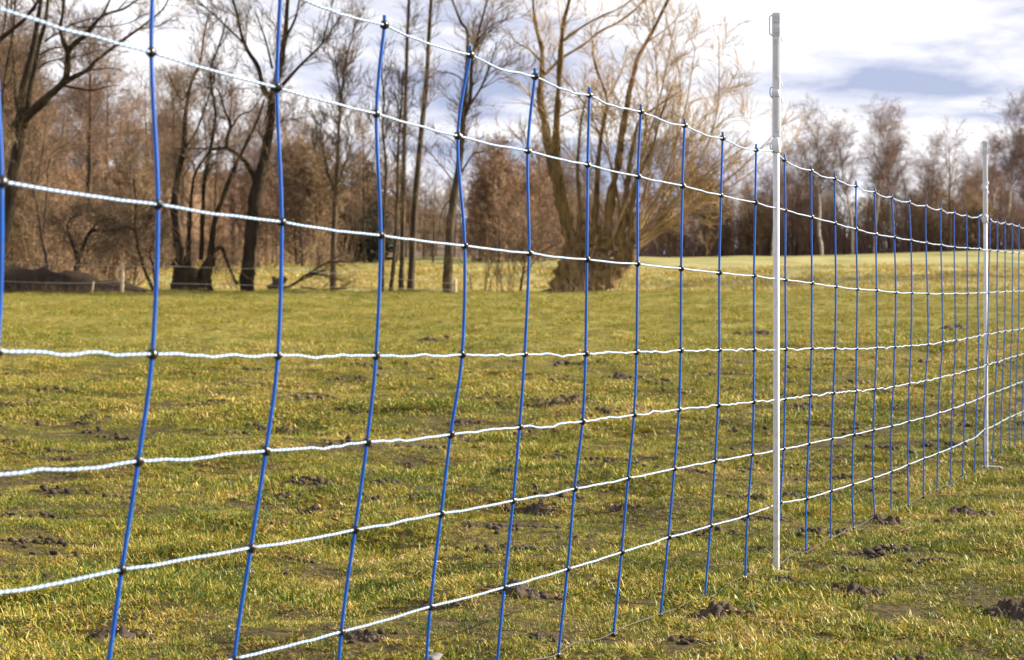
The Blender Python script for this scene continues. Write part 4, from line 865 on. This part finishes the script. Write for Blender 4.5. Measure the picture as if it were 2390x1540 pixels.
def grass():
    rng = np.random.default_rng(77); pts = []
    def zone(y0, y1, dens, idx, sc, mx):
        area = .29 * (y1 ** 2 - y0 ** 2) + 2 * mx * (y1 - y0); n = int(area * dens)
        y = np.sqrt(rng.uniform(y0 ** 2, y1 ** 2, n)); x = rng.uniform(-1, 1, n) * (.29 * y + mx)
        keep = np.ones(n, bool)
        m = vn2(x / .35 + 50, y / .35) * .6 + vn2(x / .12 + 20, y / .12) * .4
        keep &= (m > .28) | (rng.uniform(size=n) < .25)
        for gx, gy, w in GC:
            dd = ((x - gx) / (w * .42)) ** 2 + ((y - gy) / (w * .34)) ** 2; keep &= (dd > 1) | (rng.uniform(size=n) < .06)
        bx, by = pb.location.x, pb.location.y; keep &= ((x - bx - .02) / .10) ** 2 + ((y - by + .16) / .22) ** 2 > 1
        for gx, gy, w in GC2:
            dd = ((x - gx) / w) ** 2 + ((y - gy) / (w * .8)) ** 2; keep &= (dd > 1) | (rng.uniform(size=n) < .45)
        x, y = x[keep], y[keep]; n = len(x); z = terrain(x, y)
        big = vn2(x / .5 + 150, y / .5 + 10)
        pts.append(np.column_stack([x, y, z, rng.integers(idx[0], idx[1], n), rng.uniform(0, 6.28, n), sc * rng.uniform(.75, 1.2, n) * (.45 + 1.15 * big), rng.normal(size=n) * .12, rng.normal(size=n) * .12]))
    zone(1.3, 6.5, 980, (0, 5), .95, .7); zone(6.5, 11, 520, (0, 5), 1.15, .8); zone(1.3, 8, 75, (9, 12), 1.0, .7); zone(8, 16, 40, (9, 12), 1.2, .7); zone(11, 18, 90, (5, 9), .8, 1.0); zone(18, 34, 26, (5, 9), 1.0, 1.5); zone(34, 58, 10, (5, 9), 1.15, 2); zone(52, 84, 1.5, (12, 14), .8, 3); zone(84, 135, .8, (12, 14), 1.1, 4)
    A = np.vstack(pts); me = bpy.data.meshes.new('grass'); me.vertices.add(len(A)); me.vertices.foreach_set('co', A[:, :3].astype(np.float32).ravel())
    a = me.attributes.new('pick', 'INT', 'POINT'); a.data.foreach_set('value', A[:, 3].astype(np.int32))
    a = me.attributes.new('turn', 'FLOAT_VECTOR', 'POINT'); a.data.foreach_set('vector', np.column_stack([A[:, 6], A[:, 7], A[:, 4]]).astype(np.float32).ravel())
    a = me.attributes.new('size', 'FLOAT', 'POINT'); a.data.foreach_set('value', A[:, 5].astype(np.float32))
    me.materials.append(M_grass); o = link('grass', me); tag(o, 'short green and straw coloured grass covering the whole field', 'grass', kind='stuff')
    ng = bpy.data.node_groups.new('grass_scatter', 'GeometryNodeTree'); ng.interface.new_socket('Geometry', in_out='INPUT', socket_type='NodeSocketGeometry'); ng.interface.new_socket('Geometry', in_out='OUTPUT', socket_type='NodeSocketGeometry')
    gi = ng.nodes.new('NodeGroupInput'); go = ng.nodes.new('NodeGroupOutput'); ip = ng.nodes.new('GeometryNodeInstanceOnPoints'); ci = ng.nodes.new('GeometryNodeCollectionInfo')
    ci.inputs['Collection'].default_value = tc_; ci.inputs['Separate Children'].default_value = True; ci.inputs['Reset Children'].default_value = True
    def attr(name, dt):
        q = ng.nodes.new('GeometryNodeInputNamedAttribute'); q.data_type = dt; q.inputs['Name'].default_value = name; return q.outputs['Attribute']
    L = ng.links.new; L(gi.outputs[0], ip.inputs['Points']); L(ci.outputs[0], ip.inputs['Instance']); ip.inputs['Pick Instance'].default_value = True
    L(attr('pick', 'INT'), ip.inputs['Instance Index']); L(attr('turn', 'FLOAT_VECTOR'), ip.inputs['Rotation']); L(attr('size', 'FLOAT'), ip.inputs['Scale']); L(ip.outputs[0], go.inputs[0])
    md = o.modifiers.new('scatter', 'NODES'); md.node_group = ng
    print('grass instances', len(A))
grass()
